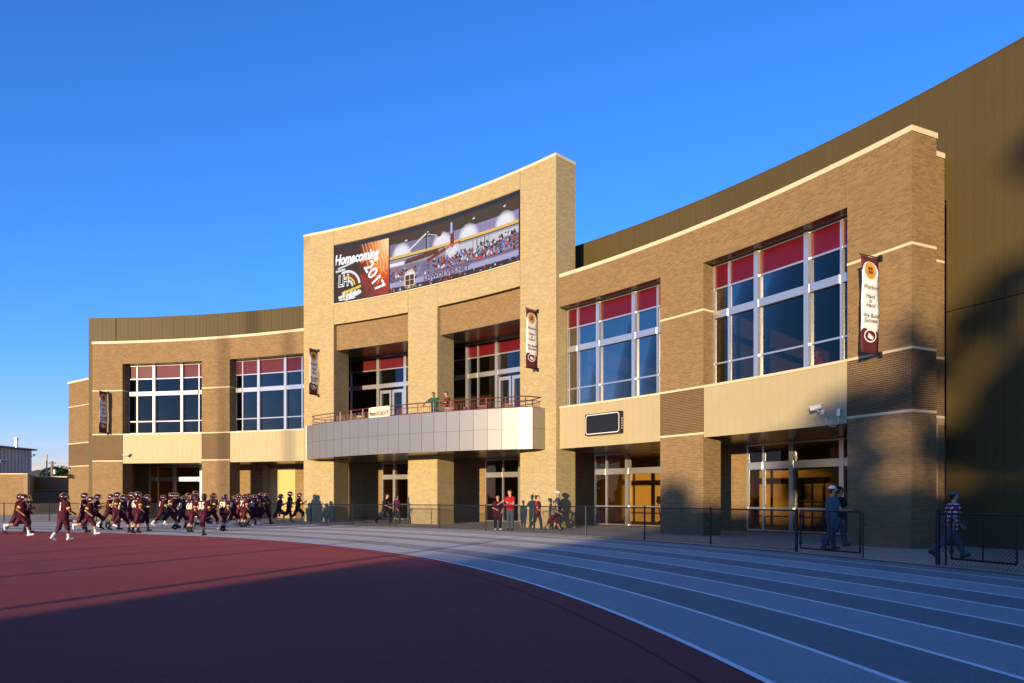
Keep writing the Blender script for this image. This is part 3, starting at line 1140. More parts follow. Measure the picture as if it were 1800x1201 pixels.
for x, y in ((0.13, 0.83), (0.66, 0.86), (0.89, 0.88)):
    pseg(x, y, x + 0.012, y + 0.008, 0.010, (250, 250, 250))
for k in range(5):
    pseg(0.27 + 0.012 * k, 0.25, 0.27 + 0.012 * k, 0.37, 0.005, (60, 60, 70))
    pseg(0.66 + 0.03 * k, 0.42, 0.66 + 0.03 * k, 0.52, 0.006, (40, 40, 50))
# crest
paint((np.hypot((p - 0.165) * 2.77, vv - 0.19) < 0.125) & Rr & (vv > 0.19), (240, 240, 245), 0.9)
paint((np.abs(p - 0.165) < 0.042) & (vv > 0.05) & (vv < 0.25) & Rr, (240, 240, 245))
paint((np.abs(p - 0.165) < 0.035) & (vv > 0.065) & (vv < 0.235) & Rr, (74, 34, 30))
paint((np.abs(p - 0.165) < 0.003) & (vv > 0.065) & (vv < 0.235) & Rr, (225, 190, 130))
paint((np.abs(vv - 0.15) < 0.008) & (np.abs(p - 0.165) < 0.03) & Rr, (225, 190, 130))
d_ = np.hypot((p - 0.165) * 2.77, vv - 0.16)
paint((d_ > 0.135) & (d_ < 0.165) & Rr & ((np.sin(np.arctan2(vv - 0.16, (p - 0.165) * 2.77) * 26) > -0.2)) & (np.abs(vv - 0.16) > 0.07), (214, 172, 70))
# dark strip at the very top, thin bar between the two pictures
paint(vv > 0.955, (22, 30, 52))
paint(np.abs(uu - US) < 0.003, (30, 28, 40))
img *= 0.93 + 0.10 * r2.random((NV, NU, 1))
zz0, zz1 = SZ0 + 0.06, SZ1 - 0.10
ua = np.radians(np.linspace(SA0 - 0.08, SA1 + 0.08, NU + 1))
va = np.linspace(zz0, zz1, NV + 1)
A_, Z_ = np.meshgrid(ua, va)
V = np.stack([CX + SR * np.cos(A_), CY + SR * np.sin(A_), Z_], -1).reshape(-1, 3)
I = (np.arange(NV)[:, None] * (NU + 1) + np.arange(NU)[None]).reshape(-1)
F = np.stack([I, I + 1, I + NU + 2, I + NU + 1], -1)
me = mesh('display', V, F)
ca = me.color_attributes.new('led', 'FLOAT_COLOR', 'CORNER')
buf = np.ones((NU * NV, 4, 4), dtype=np.float32)
buf[:, :, :3] = img.reshape(-1, 1, 3)
ca.data.foreach_set('color', buf.ravel())
m = em_mat('led_display', (1, 1, 1), 0.26)
at = N(m.node_tree, 'ShaderNodeVertexColor', layer_name='led')
m.node_tree.links.new(at.outputs[0], m.node_tree.nodes['Principled BSDF'].inputs['Emission Color'])
me.materials.append(m)
obj('display', me, SCR)
LED_W = em_mat('led_white', (0.95, 0.96, 1.0), 0.36)
LED_D = em_mat('led_dark', (0.05, 0.035, 0.07), 0.36)
LED_M = em_mat('led_maroon', (0.06, 0.01, 0.015), 0.36)


def screen_text(txt, u, v, size, m, rot=0.0, bold=0.0, shear=0.0, sx=1.0, dR=0.004, space=1.0, name='lettering'):
    vt, ft = text_geo(txt, size, bold, shear, space=space)
    out = []
    c, s = math.cos(rot), math.sin(rot)
    for x, y, _ in vt:
        x *= sx
        X, Y = x * c - y * s, x * s + y * c
        a = math.radians(SA0 + (SA1 - SA0) * u) - X / SR
        out.append((CX + (SR - dR) * math.cos(a), CY + (SR - dR) * math.sin(a), zz0 + v * (zz1 - zz0) + Y))
    obj(name, mesh(name, out, ft, m), SCR)


screen_text('Homecoming', 0.122, 0.745, 0.88, LED_W, rot=-0.01, bold=0.028, shear=0.22, sx=0.74)
screen_text('2017', 0.222, 0.34, 1.12, LED_W, rot=-1.02, bold=0.012, sx=0.95)
screen_text('LH', 0.048, 0.36, 0.98, LED_W, rot=0.0, bold=0.045, shear=0.1, sx=0.72)
screen_text('LH', 0.048, 0.36, 0.98, LED_M, rot=0.0, bold=0.004, shear=0.1, sx=0.72, dR=0.008)
screen_text('LHWOLVES.NET', 0.62, 0.115, 0.36, LED_D, rot=0.0, bold=0.012, sx=1.35)

# ------------------------------------------------------------------ banners
M['ban_m'] = mat('maroon_banner_cloth', (0.085, 0.010, 0.020), 0.8, var=0.08, scale=3)
M['ban_w'] = mat('white_banner_cloth', (0.72, 0.72, 0.74), 0.8, var=0.04, scale=3)
M['gold'] = mat('gold_print', (0.50, 0.27, 0.045), 0.7, var=0.1)
M['ink'] = mat('dark_print', (0.03, 0.012, 0.02), 0.8)


def disc(cx, cz, rx, rz, n=24, y=0.0):
    v = [(cx, y, cz)] + [(cx + rx * math.cos(2 * math.pi * i / n), y, cz + rz * math.sin(2 * math.pi * i / n)) for i in range(n)]
    return v, [(0, 1 + (i + 1) % n, 1 + i) for i in range(n)]


def banner(th, R, z0, z1, label):
    """local x runs out from the near end to the wall, local -y faces the smaller angles"""
    Wd = 0.80
    t = thing('wall_banner', label, 'banner', P(th, R - 0.95, z0), R_(th), 'maroon and white banners on the facade')
    H = z1 - z0

    def wav(x, z):
        return 0.018 * math.sin(z * 2.1 + x * 2.5) + 0.012 * math.sin(z * 4.7 - x)

    def cloth(name, z_lo, z_hi, m, dy=0.0, x0=0.03, x1=0.03 + Wd):
        nx, nz = 5, max(1, int((z_hi - z_lo) / 0.15))
        v, f = [], []
        for j in range(nz + 1):
            for i in range(nx + 1):
                x, z = x0 + (x1 - x0) * i / nx, z_lo + (z_hi - z_lo) * j / nz
                v.append((x, wav(x, z) + dy, z))
        for j in range(nz):
            for i in range(nx):
                k = j * (nx + 1) + i
                f.append((k, k + 1, k + nx + 2, k + nx + 1))
        o = obj(name, mesh(name, v, f, m, True), t)
        so = o.modifiers.new('thick', 'SOLIDIFY')
        so.thickness = 0.004
        so.offset = 0
        return o

    def deco(name, v, f, m, dy):
        obj(name, mesh(name, [(x, wav(x, z) - dy, z) for x, y, z in v], f, m), t)

    cloth('cloth', 0.05, H - 0.05, M['ban_m'])
    cloth('white_field', 0.66, H - 0.50, M['ban_w'], -0.006)
    v, f = disc(0.43, H - 0.50, 0.36, 0.30, y=0)
    deco('seal_ground', v, f, M['ban_w'], 0.010)
    v, f = disc(0.43, H - 0.48, 0.27, 0.27)
    deco('seal', v, f, M['gold'], 0.014)
    m0 = MB().box(0.33, 0.53, -0.001, 0.001, H - 0.58, H - 0.38)
    deco('shield', m0.v, m0.f, M['ban_m'], 0.018)
    m0 = MB().box(0.42, 0.44, -0.001, 0.001, H - 0.56, H - 0.40).box(0.35, 0.51, -0.001, 0.001, H - 0.49, H - 0.47)
    deco('shield_cross', m0.v, m0.f, M['gold'], 0.021)
    # scalloped lower field with a round plain badge
    v, f = disc(0.20, 0.66, 0.17, 0.14)
    deco('scallop', v, f, M['ban_m'], 0.010)
    v, f = disc(0.68, 0.62, 0.15, 0.10)
    deco('scallop', v, f, M['ban_m'], 0.010)
    v, f = disc(0.45, 0.58, 0.27, 0.20)
    deco('badge_ring', v, f, M['ban_w'], 0.013)
    v, f = disc(0.45, 0.58, 0.23, 0.16)
    deco('badge', v, f, M['ban_m'], 0.016)
    m0 = MB().add([(0.34, 0, 0.52), (0.56, 0, 0.46), (0.60, 0, 0.54), (0.44, 0, 0.64), (0.36, 0, 0.66)], [(0, 1, 2, 3, 4)])
    deco('badge_stripe', m0.v, m0.f, M['ban_w'], 0.020)
    m0 = MB().add([(0.38, 0, 0.60), (0.46, 0, 0.60), (0.42, 0, 0.68)], [(0, 1, 2)])
    deco('badge_spot', m0.v, m0.f, M['gold'], 0.020)
    for txt, z in (('Working', H - 1.00), ('Hand', H - 1.28), ('in', H - 1.42), ('Hand', H - 1.56), ('We Build', H - 1.88), ('Success', H - 2.03)):
        vt, ft = text_geo(txt, 0.185, 0.004, 0.25)
        deco('lettering', [(0.43 + x, 0, z + y) for x, y, _ in vt], ft, M['ink'], 0.012)
    for z in (0.03, H - 0.03):
        m_ = MB()
        m_.tube((-0.04, 0, z), (0.93, 0, z), 0.018)
        m_.box(0.86, 0.955, -0.05, 0.05, z - 0.09, z + 0.09)
        m_.obj('bracket', M['black'], t)
    return t


banner(25.85, W, 5.98, 9.05, 'maroon and white banner on the right end brick pier')
banner(45.66, T, 8.05, 11.10, 'maroon and white banner on the right side of the cream tower')
banner(65.06, T, 8.12, 11.10, 'maroon and white banner on the left side of the cream tower')
banner(84.58, W, 6.10, 9.08, 'maroon and white banner on the far left brick pier')

# ------------------------------------------------------------------ black scoreboard sign on the third spandrel
sg = thing('scoreboard', 'black blank electronic sign with white outline on the cream spandrel', 'sign', P(40.78, W), R_(40.78 + 90))
SW, SH = 1.08, 0.50
sg.location = (*P(40.78, W - 0.02)[:2], 5.01)
MB().box(-SW, SW, -0.0, 0.24, -SH, SH).obj('cabinet', M['black'], sg)


def rounded(hw, hh, r, n=5):
    pts = []
    for cx, cy, a0 in ((hw - r, hh - r, 0), (-hw + r, hh - r, 90), (-hw + r, -hh + r, 180), (hw - r, -hh + r, 270)):
        for i in range(n + 1):
            a = R_(a0 + 90 * i / n)
            pts.append((cx + r * math.cos(a), cy + r * math.sin(a)))
    return pts


po, pi_ = rounded(SW - 0.04, SH - 0.04, 0.14), rounded(SW - 0.075, SH - 0.075, 0.11)
n_ = len(po)
v = [(x, 0.246, y) for x, y in po] + [(x, 0.246, y) for x, y in pi_]
obj('outline', mesh('outline', v, [(i, (i + 1) % n_, n_ + (i + 1) % n_, n_ + i) for i in range(n_)], M['white']), sg)
m_ = MB()
for k in range(5):
    m_.box(-SW - 0.006, -SW, 0.08, 0.12, -0.30 + 0.11 * k, -0.24 + 0.11 * k)
m_.obj('side_marks', M['white'], sg)

# ------------------------------------------------------------------ cameras, lamps, horn on the walls
def wall_camera(pos, ang, label, hood=True, flip=1):
    t = thing('security_camera', label, 'camera', pos, R_(ang + 90), 'white cameras fixed to the walls')
    # local +y points off the wall
    MB().box(-0.06, 0.06, 0.0, 0.05, -0.08, 0.08).obj('mount', M['white'], t)
    MB().path([(0, 0.05, 0), (0, 0.25, 0.02), (0.02 * flip, 0.32, 0.10)], 0.02).obj('arm', M['white'], t)
    c = Vector((0.02 * flip, 0.32, 0.14))
    d = Vector((0.75 * flip, 0.65, -0.22)).normalized()
    MB().tube(c - d * 0.16, c + d * 0.20, 0.075, 10).obj('camera_body', M['white'], t)
    MB().tube(c + d * 0.201, c + d * 0.22, 0.06, 10).obj('lens', M['black'], t)
    MB().obox(c + Vector((0, 0, 0.085)) + d * 0.04, d * 0.24, d.cross(Vector((0, 0, 1))).normalized() * 0.07, Vector((0, 0, 0.006))).obj('sun_hood', M['white'], t)
    return t


wall_camera((*P(28.3, W)[:2], 4.45), 28.3, 'white security camera with looped cable on the right end spandrel', flip=1)
cc = thing('cable_box', 'small grey junction box with looped cable beside the right camera', 'junction box', (*P(27.55, W)[:2], 4.38), R_(27.55 + 90))
MB().box(-0.06, 0.06, 0, 0.08, -0.12, 0.12).obj('box', M['alu'], cc)
MB().path([(0, 0.05, -0.12), (0.03, 0.06, -0.34), (0.15, 0.06, -0.45), (0.32, 0.06, -0.44), (0.45, 0.06, -0.32), (0.52, 0.06, -0.12)], 0.012).obj('cable', M['alu'], cc)
wall_camera((*P(82.75, W)[:2], 4.42), 82.75, 'white security camera on the far left cream spandrel', flip=1)
hl = thing('wall_horn', 'small round light on the brick strip beside the coiling door', 'wall light', (*P(74.45, B0)[:2], 3.35), R_(74.45 + 90))
MB().tube((0, 0.0, 0), (0, 0.10, 0), 0.10, 10).obj('base', M['white'], hl)
MB().tube((0, 0.101, 0), (0, 0.2, 0), 0.07, 10, 0.10).obj('horn', M['black'], hl)
fx = Vector(side(25.5, -1)(np.array(51.75), np.array(9.95), np.array(0.0)))
wl_ = thing('wall_lamp', 'dark wall lamp high on the narrow brick return at right', 'wall lamp', fx, R_(25.5))
MB().box(-0.12, 0.12, -0.16, -0.01, -0.10, 0.06).obj('housing', M['black'], wl_)
MB().sphere((0, -0.17, -0.10), 0.09, 8, 5).obj('lamp_glass', M['black'], wl_)

# ------------------------------------------------------------------ chain-link fence along the track
FR = 46.15
FH = 1.19


def mesh_wire(a0, a1, z0, z1, r=0.0044, dx=0.088, R=FR):
    """diamond wire made of crossing prisms, one mesh"""
    Lm = R_(a1 - a0) * R
    Hm = z1 - z0
    segs = []
    k = -int(Hm / dx) - 1
    while k * dx < Lm:
        for sg_ in (1, -1):
            x0 = k * dx
            x1 = x0 + Hm
            t0 = max(0, -x0 / Hm) if x0 < 0 else 0
            t1 = 1 if x1 <= Lm else (Lm - x0) / Hm
            if t1 - t0 > 0.02:
                nn = 2
                for j in range(nn):
                    ta, tb = t0 + (t1 - t0) * j / nn, t0 + (t1 - t0) * (j + 1) / nn
                    za, zb = (z0 + ta * Hm, z0 + tb * Hm) if sg_ > 0 else (z1 - ta * Hm, z1 - tb * Hm)
                    segs.append((x0 + ta * Hm, za, x0 + tb * Hm, zb))
        k += 1
    s = np.array(segs)
    t0_ = R_(a0) + s[:, 0] / R
    t1_ = R_(a0) + s[:, 2] / R
    V = np.zeros((len(s), 6, 3))
    for j, (t, z) in enumerate(((t0_, s[:, 1]), (t1_, s[:, 3]))):
        for q in range(3):
            a = 2 * math.pi * q / 3
            V[:, j * 3 + q, 0] = CX + (R + r * math.cos(a)) * np.cos(t)
            V[:, j * 3 + q, 1] = CY + (R + r * math.cos(a)) * np.sin(t)
            V[:, j * 3 + q, 2] = z + r * 1.4 * math.sin(a)
    b = np.array([(0, 1, 4, 3), (1, 2, 5, 4), (2, 0, 3, 5)])
    F = (np.arange(len(s))[:, None, None] * 6 + b[None]).reshape(-1, 4)
    return V.reshape(-1, 3), F


fn = thing('chain_link_fence', 'long low black chain-link fence between the track and the school', 'fence')
posts = [25.58, 29.82, 33.73, 37.72, 41.68, 45.62, 49.66, 53.68, 57.72, 61.77, 65.75]
posts2 = [69.8, 73.9, 78.0, 82.1, 86.21, 90.02, 94.0, 98.0, 102.0]
for run in (posts, posts2):
    m_ = MB()
    aa = np.arange(run[0], run[-1] + 0.01, (run[-1] - run[0]) / 60)
    m_.path([P(a, FR, FH) for a in aa], 0.022, 6)
    m_.obj('top_rail', M['black'], fn)
    MB().path([P(a, FR, 0.06) for a in aa], 0.006, 4).obj('bottom_wire', M['black'], fn)
    for i, a in enumerate(run):
        x, y, _ = P(a, FR)
        q = MB().tube((x, y, -0.02), (x, y, FH + 0.02), 0.03 if i else 0.045, 8)
        q.sphere((x, y, FH + 0.03), 0.035, 8, 4)
        q.obj('post', M['black'], fn)
    for a, b in zip(run[:-1], run[1:]):
        V, F = mesh_wire(a + 0.05, b - 0.05, 0.05, FH)
        obj('wire_mesh', mesh('wire_mesh', V, F, M['black']), fn, kind='stuff')
fn2 = thing('chain_link_fence', 'short black chain-link fence at the right edge beyond the open gate', 'fence')
run = [20.32, 16.3, 12.3, 8.3, 4.3]
m_ = MB()
aa = np.arange(run[-1], run[0] + 0.01, 0.5)
m_.path([P(a, FR, FH) for a in aa], 0.022, 6)
m_.obj('top_rail', M['black'], fn2)
for i, a in enumerate(run):
    x, y, _ = P(a, FR)
    MB().tube((x, y, -0.02), (x, y, FH + 0.04), 0.05 if i == 0 else 0.03, 8).sphere((x, y, FH + 0.05), 0.05 if i == 0 else 0.034, 8, 4).obj('post', M['black'], fn2)
for a, b in zip(run[1:], run[:-1]):
    V, F = mesh_wire(a + 0.05, b - 0.05, 0.03, FH + 0.03)
    obj('wire_mesh', mesh('wire_mesh', V, F, M['black']), fn2, kind='stuff')


def gate(a0, a1, R, z0, z1, label, brace=True):
    g_ = thing('gate', label, 'gate', (0, 0, 0), 0, 'leaves of the black fence gate')
    m_ = MB()
    n_ = 6
    for z in (z0, z1):
        m_.path([P(a0 + (a1 - a0) * i / n_, R, z) for i in range(n_ + 1)], 0.024, 6)
    for a in (a0, a1, (a0 + a1) / 2) if brace else (a0, a1):
        m_.tube(P(a, R, z0), P(a, R, z1), 0.024 if a != (a0 + a1) / 2 else 0.016, 6)
    m_.obj('gate_frame', M['black'], g_)
    V, F = mesh_wire(a0, a1, z0, z1, R=R)
    obj('wire_mesh', mesh('wire_mesh', V, F, M['black']), g_, kind='stuff')
    for z in (z0 + 0.15, z1 - 0.15):
        x, y, _ = P(a1, R)
        MB().tube((x, y, z - 0.04), (x, y, z + 0.04), 0.045, 8).obj('hinge', M['black'], g_)
    return g_


gl_ = gate(22.97, 25.40, FR, 0.13, 1.19, 'closed chain-link gate leaf in front of the man in the blue tee')
x, y, _ = P(22.86, FR)
MB().tube((x, y, -0.02), (x, y, 1.16), 0.018, 6).tube((x - 0.02, y, 0.86), (x + 0.07, y, 0.86), 0.015, 5).obj('drop_rod', M['black'], gl_)
gr_ = gate(18.23, 20.05, FR + 0.16, 0.17, 1.19, 'open chain-link gate leaf folded back against the right fence')
for a in (20.18, 20.42):
    x, y, _ = P(a, FR + 0.12)
    MB().tube((x, y, -0.02), (x, y, 1.22), 0.022, 6).obj('latch_post', M['black'], gr_)

# painted banner hung on the balcony railing
bt = thing('cloth_sign', 'cream hand-painted cloth sign reading Welcome hung on the balcony railing', 'sign')
m_ = MB()
t0, t1 = 0.375, 0.475
pts = [bal(t0 + (t1 - t0) * i / 6, 0.135) for i in range(7)]
v, f = [], []
for i, (x, y) in enumerate(pts):
    k = 0.06 if i == 0 else 0
    v += [(x, y, 5.98 + 0.012 * (i % 2)), (x, y, 6.68 - 0.5 * k + 0.010 * (i % 2))]
for i in range(6):
    f.append((2 * i, 2 * i + 2, 2 * i + 3, 2 * i + 1))
o = obj('cloth', mesh('cloth', v, f, mat('painted_cream_sheet', (0.66, 0.60, 0.44), 0.85, var=0.06, scale=4)), bt)
so = o.modifiers.new('thick', 'SOLIDIFY')
so.thickness = 0.006
vt, ft = text_geo('Welcome LHS CLASS of 197', 0.235, 0.006, 0.1)
xs = [q[0] for q in vt]
wd_ = max(xs) - min(xs)
out = []
for x, y, _ in vt:
    t = t0 + (t1 - t0) * (0.04 + 0.92 * (x - min(xs)) / wd_)
    px, py = bal(t, 0.125)
    out.append((px, py, 6.31 + y * 1.45))
obj('lettering', mesh('lettering', out, ft, mat('maroon_poster_paint', (0.10, 0.01, 0.03), 0.8)), bt)
# ------------------------------------------------------------------ left background
def wallbox(p0, p1, z0, z1, th_, m_core, m_brick, parent, zdark=None, n_face=1):
    f, Lw = flat(p0, p1)
    d = Vector((p1[0] - p0[0], p1[1] - p0[1])).normalized()
    nx, ny = -d.y, d.x
    q0 = (p0[0] + nx * th_, p0[1] + ny * th_)
    q1 = (p1[0] + nx * th_, p1[1] + ny * th_)
    mb = MB().add([(*p0, z0 - .05), (*p1, z0 - .05), (*q1, z0 - .05), (*q0, z0 - .05), (*p0, z1), (*p1, z1), (*q1, z1), (*q0, z1)],
                  [(0, 3, 2, 1), (4, 5, 6, 7), (0, 1, 5, 4), (1, 2, 6, 5), (2, 3, 7, 6), (3, 0, 4, 7)])
    mb.obj('mortar_core', m_core, parent)
    return f, Lw


# brick flank of the building at far left
FL = bpy.data.objects.new('brick_flank', None)
COL.objects.link(FL)
FL.parent = SB
pA, pB = (-37.35, 58.9), (-33.2, 55.9)
f, Lw = wallbox(pA, pB, 0, 11.1, 1.0, M['mortar_tan'], None, FL)
bricks('brickwork', [([(0, Lw, 0, Z1), (0, Lw, Z2 + CT, 11.1)], f)], M['brick_tan'], FL)
bricks('brickwork', [([(0, Lw, Z1 + CT, Z2)], f)], M['brick_dark'], FL)
dd = Vector((pB[0] - pA[0], pB[1] - pA[1])).normalized()
nn = Vector((dd.y, -dd.x))
for z in (Z1, Z2, Z3 - 0.03):
    c = (Vector(pA) + Vector(pB)) / 2 + nn * 0.012
    MB().obox((c.x, c.y, z + CT / 2), (dd.x * (Lw / 2 + .012), dd.y * (Lw / 2 + .012), 0), (nn.x * 0.03, nn.y * 0.03, 0), (0, 0, CT / 2)).obj('stone_band', M['cast_stone'], FL)
c = (Vector(pA) + Vector(pB)) / 2 - nn * 0.45
MB().obox((c.x, c.y, 11.19), (dd.x * (Lw / 2 + .05), dd.y * (Lw / 2 + .05), 0), (nn.x * 0.55, nn.y * 0.55, 0), (0, 0, 0.085)).obj('coping', M['coping'], FL)
MB().obox((-34.9, 68.9, 5.4), (2.2, 0, 0), (0, 8.6, 0), (0, 0, 5.4)).obj('flank_body', M['mortar_tan'], FL)
fq = Vector(pA) + dd * 0.25 + nn * 0.02
wall_camera((fq.x, fq.y, 3.95), math.degrees(math.atan2(-nn.y, -nn.x)), 'white security camera low on the far left brick corner', flip=-1)
fq = Vector(pA) + dd * 1.15 + nn * 0.02
lp = thing('wall_lamp', 'grey flood lamp low on the far left brick flank', 'wall lamp', (fq.x, fq.y, 3.35), math.atan2(nn.y, nn.x) - math.pi / 2)
MB().box(-0.10, 0.10, 0, 0.10, -0.10, 0.10).obj('mount', M['alu'], lp)
MB().tube((0, 0.12, 0), (0.30, 0.34, -0.02), 0.14, 10, 0.19).obj('lamp_head', M['black'], lp)

# low brick yard wall with a recessed gate
YW = thing('brick_yard_wall', 'low tan brick yard wall at the far left in front of the ribbed shed', 'wall')
for p0, p1 in (((-52.0, 64.6), (-44.35, 64.0)), ((-44.35, 64.0), (-47.4, 69.5)), ((-47.4, 69.5), (-38.2, 68.8))):
    opening = p0[0] == -47.4
    zlo = 2.35 if opening else 0.0
    f, Lw = wallbox(p0, p1, zlo, 3.72 if not opening else 3.6, 0.3, M['mortar_tan'], None, YW)
    bricks('brickwork', [([(0, Lw, zlo, 3.7 if not opening else 3.58)], f)], M['brick_tan'], YW)
    d = Vector((p1[0] - p0[0], p1[1] - p0[1])).normalized()
    c = (Vector(p0) + Vector(p1)) / 2 + Vector((-d.y, d.x)) * 0.15
    zt = 3.76 if not opening else 3.64
    MB().obox((c.x, c.y, zt), (d.x * Lw / 2, d.y * Lw / 2, 0), (-d.y * 0.19, d.x * 0.19, 0), (0, 0, 0.04)).obj('coping', M['cast_stone'], YW)
YG = thing('yard_gate', 'dark upright-bar steel gate in the low brick wall at far left', 'gate')
m_ = MB()
p0, p1 = Vector((-47.2, 69.35)), Vector((-38.4, 68.7))
for z in (0.12, 2.2):
    m_.tube((*p0, z), (*p1, z), 0.04, 4)
m_.obj('rails', M['black'], YG)
m_ = MB()
for i in range(52):
    q = p0 + (p1 - p0) * i / 51
    m_.tube((*q, 0.1), (*q, 2.3), 0.018, 4)
m_.obj('bars', M['black'], YG, kind='stuff')
MB().obox((-45.5, 73.0, 1.7), (9.5, 0, 0), (0, 0.1, 0), (0, 0, 1.7)).obj('yard_back_wall', M['mortar_tan'], YW)

# ribbed metal shed
SH_ = thing('metal_shed', 'ribbed white metal shed with a dark roof behind the brick yard wall', 'shed')
M['shed'] = mat('pale_ribbed_steel', (0.52, 0.50, 0.42), 0.5, var=0.05)
M['shed_roof'] = mat('dark_shed_roof', (0.06, 0.06, 0.065), 0.5)
x1_ = -48.8
for k in range(12):
    y = 65.2 + k * 0.485
    m_ = MB().box(x1_ - 0.03, x1_, y + 0.002, y + 0.483, 0, 6.35)
    m_.box(x1_, x1_ + 0.09, y + 0.02, y + 0.15, 0, 6.35)
    m_.obj('metal_panel', M['shed'], SH_)
MB().box(-66, x1_ - 0.031, 65.2, 71.0, 0, 6.34).obj('shed_body', M['shed'], SH_)
MB().add([(-66.5, 65.0, 6.36), (x1_ + 0.3, 65.0, 6.36), (x1_ + 0.3, 71.4, 6.36), (-66.5, 71.4, 6.36),
          (-66.5, 65.0, 6.75), (x1_ + 0.3, 65.0, 6.52), (x1_ + 0.3, 71.4, 6.52), (-66.5, 71.4, 6.75)],
         [(0, 3, 2, 1), (4, 5, 6, 7), (0, 1, 5, 4), (1, 2, 6, 5), (2, 3, 7, 6), (3, 0, 4, 7)]).obj('roof', M['shed_roof'], SH_)
MB().tube((-49.4, 69.7, 6.5), (-49.4, 69.7, 7.45), 0.14, 10).tube((-49.4, 69.7, 7.4), (-49.4, 69.7, 7.55), 0.20, 10).obj('vent_pipe', M['alu'], SH_)
wall_camera((x1_ + 0.02, 70.9, 5.75), 180, 'white camera on the corner of the ribbed metal shed', flip=1)
lw = thing('wall_lamp', 'boxy lamp on the ribbed metal shed at the left edge', 'wall lamp', (-48.7, 66.4, 5.05))
MB().box(0.0, 0.14, -0.9, 0.0, -0.18, 0.18).obj('housing', M['alu'], lw)
MB().tube((0.07, 0, 0.1), (0.07, 0.9, 0.1), 0.08, 8).obj('lamp_head', M['alu'], lw)

# things far behind
M['purple_roof'] = mat('purple_grey_shingle_roof', (0.075, 0.06, 0.10), 0.8, var=0.15)
fb = thing('far_house', 'far low building with a purple-grey hipped roof between the trees', 'building')
MB().box(-108, -86.5, 150, 162, 0, 5.4).obj('wall', M['panel_cream'], fb)
MB().add([(-109, 149, 5.4), (-85.5, 149, 5.4), (-85.5, 163, 5.4), (-109, 163, 5.4), (-106, 156, 7.8), (-91.5, 156, 7.8)],
         [(0, 1, 5, 4), (1, 2, 5), (2, 3, 4, 5), (3, 0, 4), (0, 3, 2, 1)]).obj('roof', M['purple_roof'], fb)
up = thing('utility_pole', 'wooden utility pole with crossarm and transformer left of the school', 'pole', (-59.2, 90, 0))
M['wood'] = mat('weathered_pole_wood', (0.20, 0.17, 0.13), 0.9, var=0.2, stretch=(1, 1, .1))
MB().tube((0, 0, 0), (0, 0, 6.25), 0.19, 8, 0.15).obj('pole_shaft', M['wood'], up)
MB().box(-0.45, 0.45, -0.06, 0.06, 5.95, 6.1).obj('crossarm', M['wood'], up)
MB().tube((0.32, 0, 4.6), (0.32, 0, 5.2), 0.14, 8).obj('transformer', M['white'], up)
pp = thing('light_pole', 'thin yellowish pole standing just left of the utility pole', 'pole', (-53.9, 81, 0))
MB().tube((0, 0, 0), (0, 0, 6.6), 0.09, 8, 0.07).obj('pole_shaft', mat('buff_painted_pole', (0.42, 0.34, 0.18), 0.6), pp)
for k, z in enumerate((6.1, 5.75)):
    wr = MB()
    pts = []
    for i in range(13):
        t = i / 12
        pts.append((-80 + 60 * t, 92.0 - 2 * k, z + 0.25 - 1.1 * 4 * t * (1 - t) * 0.25))
    wr.path(pts, 0.018, 4)
    tw = wr.obj('power_line', M['black'])
    tw['label'] = ('upper' if k == 0 else 'lower') + ' sagging power line crossing the sky at far left'
    tw['category'] = 'power line'

# ------------------------------------------------------------------ trees
M['leaf'] = mat('oak_leaf', (0.055, 0.085, 0.025), 0.7, var=0.25, island=0.10, scale=0.6)
M['bark'] = mat('bark', (0.09, 0.07, 0.05), 0.95, var=0.2)


def tree(loc, H, Rr, label, nleaf=2600, seed=1, group=None, lo=0.18, size=0.30):
    rg = np.random.default_rng(seed)
    t = thing('tree', label, 'tree', loc, 0, group)
    m_ = MB().tube((0, 0, 0), (0, 0, H * 0.45), 0.035 * H, 8, 0.02 * H)
    cl = []
    for k in range(26):
        a, b = rg.uniform(0, 6.28), rg.uniform(0, 1)
        z = H * (lo + (0.92 - lo) * b)
        rr = Rr * math.sqrt(max(0.05, 1 - ((b - 0.38) / 0.66) ** 2)) * rg.uniform(0.35, 0.95)
        cl.append((rr * math.cos(a), rr * math.sin(a), z, Rr * rg.uniform(0.22, 0.42)))
    for c in cl[:9]:
        m_.tube((0, 0, H * 0.3), (c[0] * .8, c[1] * .8, c[2]), 0.012 * H, 5, 0.004 * H)
    m_.obj('trunk', M['bark'], t)
    n_ = nleaf
    ci = rg.integers(0, len(cl), n_)
    c = np.array(cl)[ci]
    d = rg.standard_normal((n_, 3))
    d /= np.linalg.norm(d, axis=1)[:, None]
    p = c[:, :3] + d * (c[:, 3:4] * rg.uniform(0.3, 1.0, (n_, 1)) ** 0.5) * np.array([1, 1, 0.75])
    u = rg.standard_normal((n_, 3)); u /= np.linalg.norm(u, axis=1)[:, None]
    w_ = np.cross(u, rg.standard_normal((n_, 3))); w_ /= np.linalg.norm(w_, axis=1)[:, None]
    s = size * rg.uniform(0.6, 1.3, (n_, 1))
    V = np.stack([p - u * s, p + w_ * s * .6, p + u * s, p - w_ * s * .6], 1).reshape(-1, 3)
    F = (np.arange(n_)[:, None] * 4 + np.arange(4)[None])
    obj('crown', mesh('crown', V, F, M['leaf']), t)
    return t


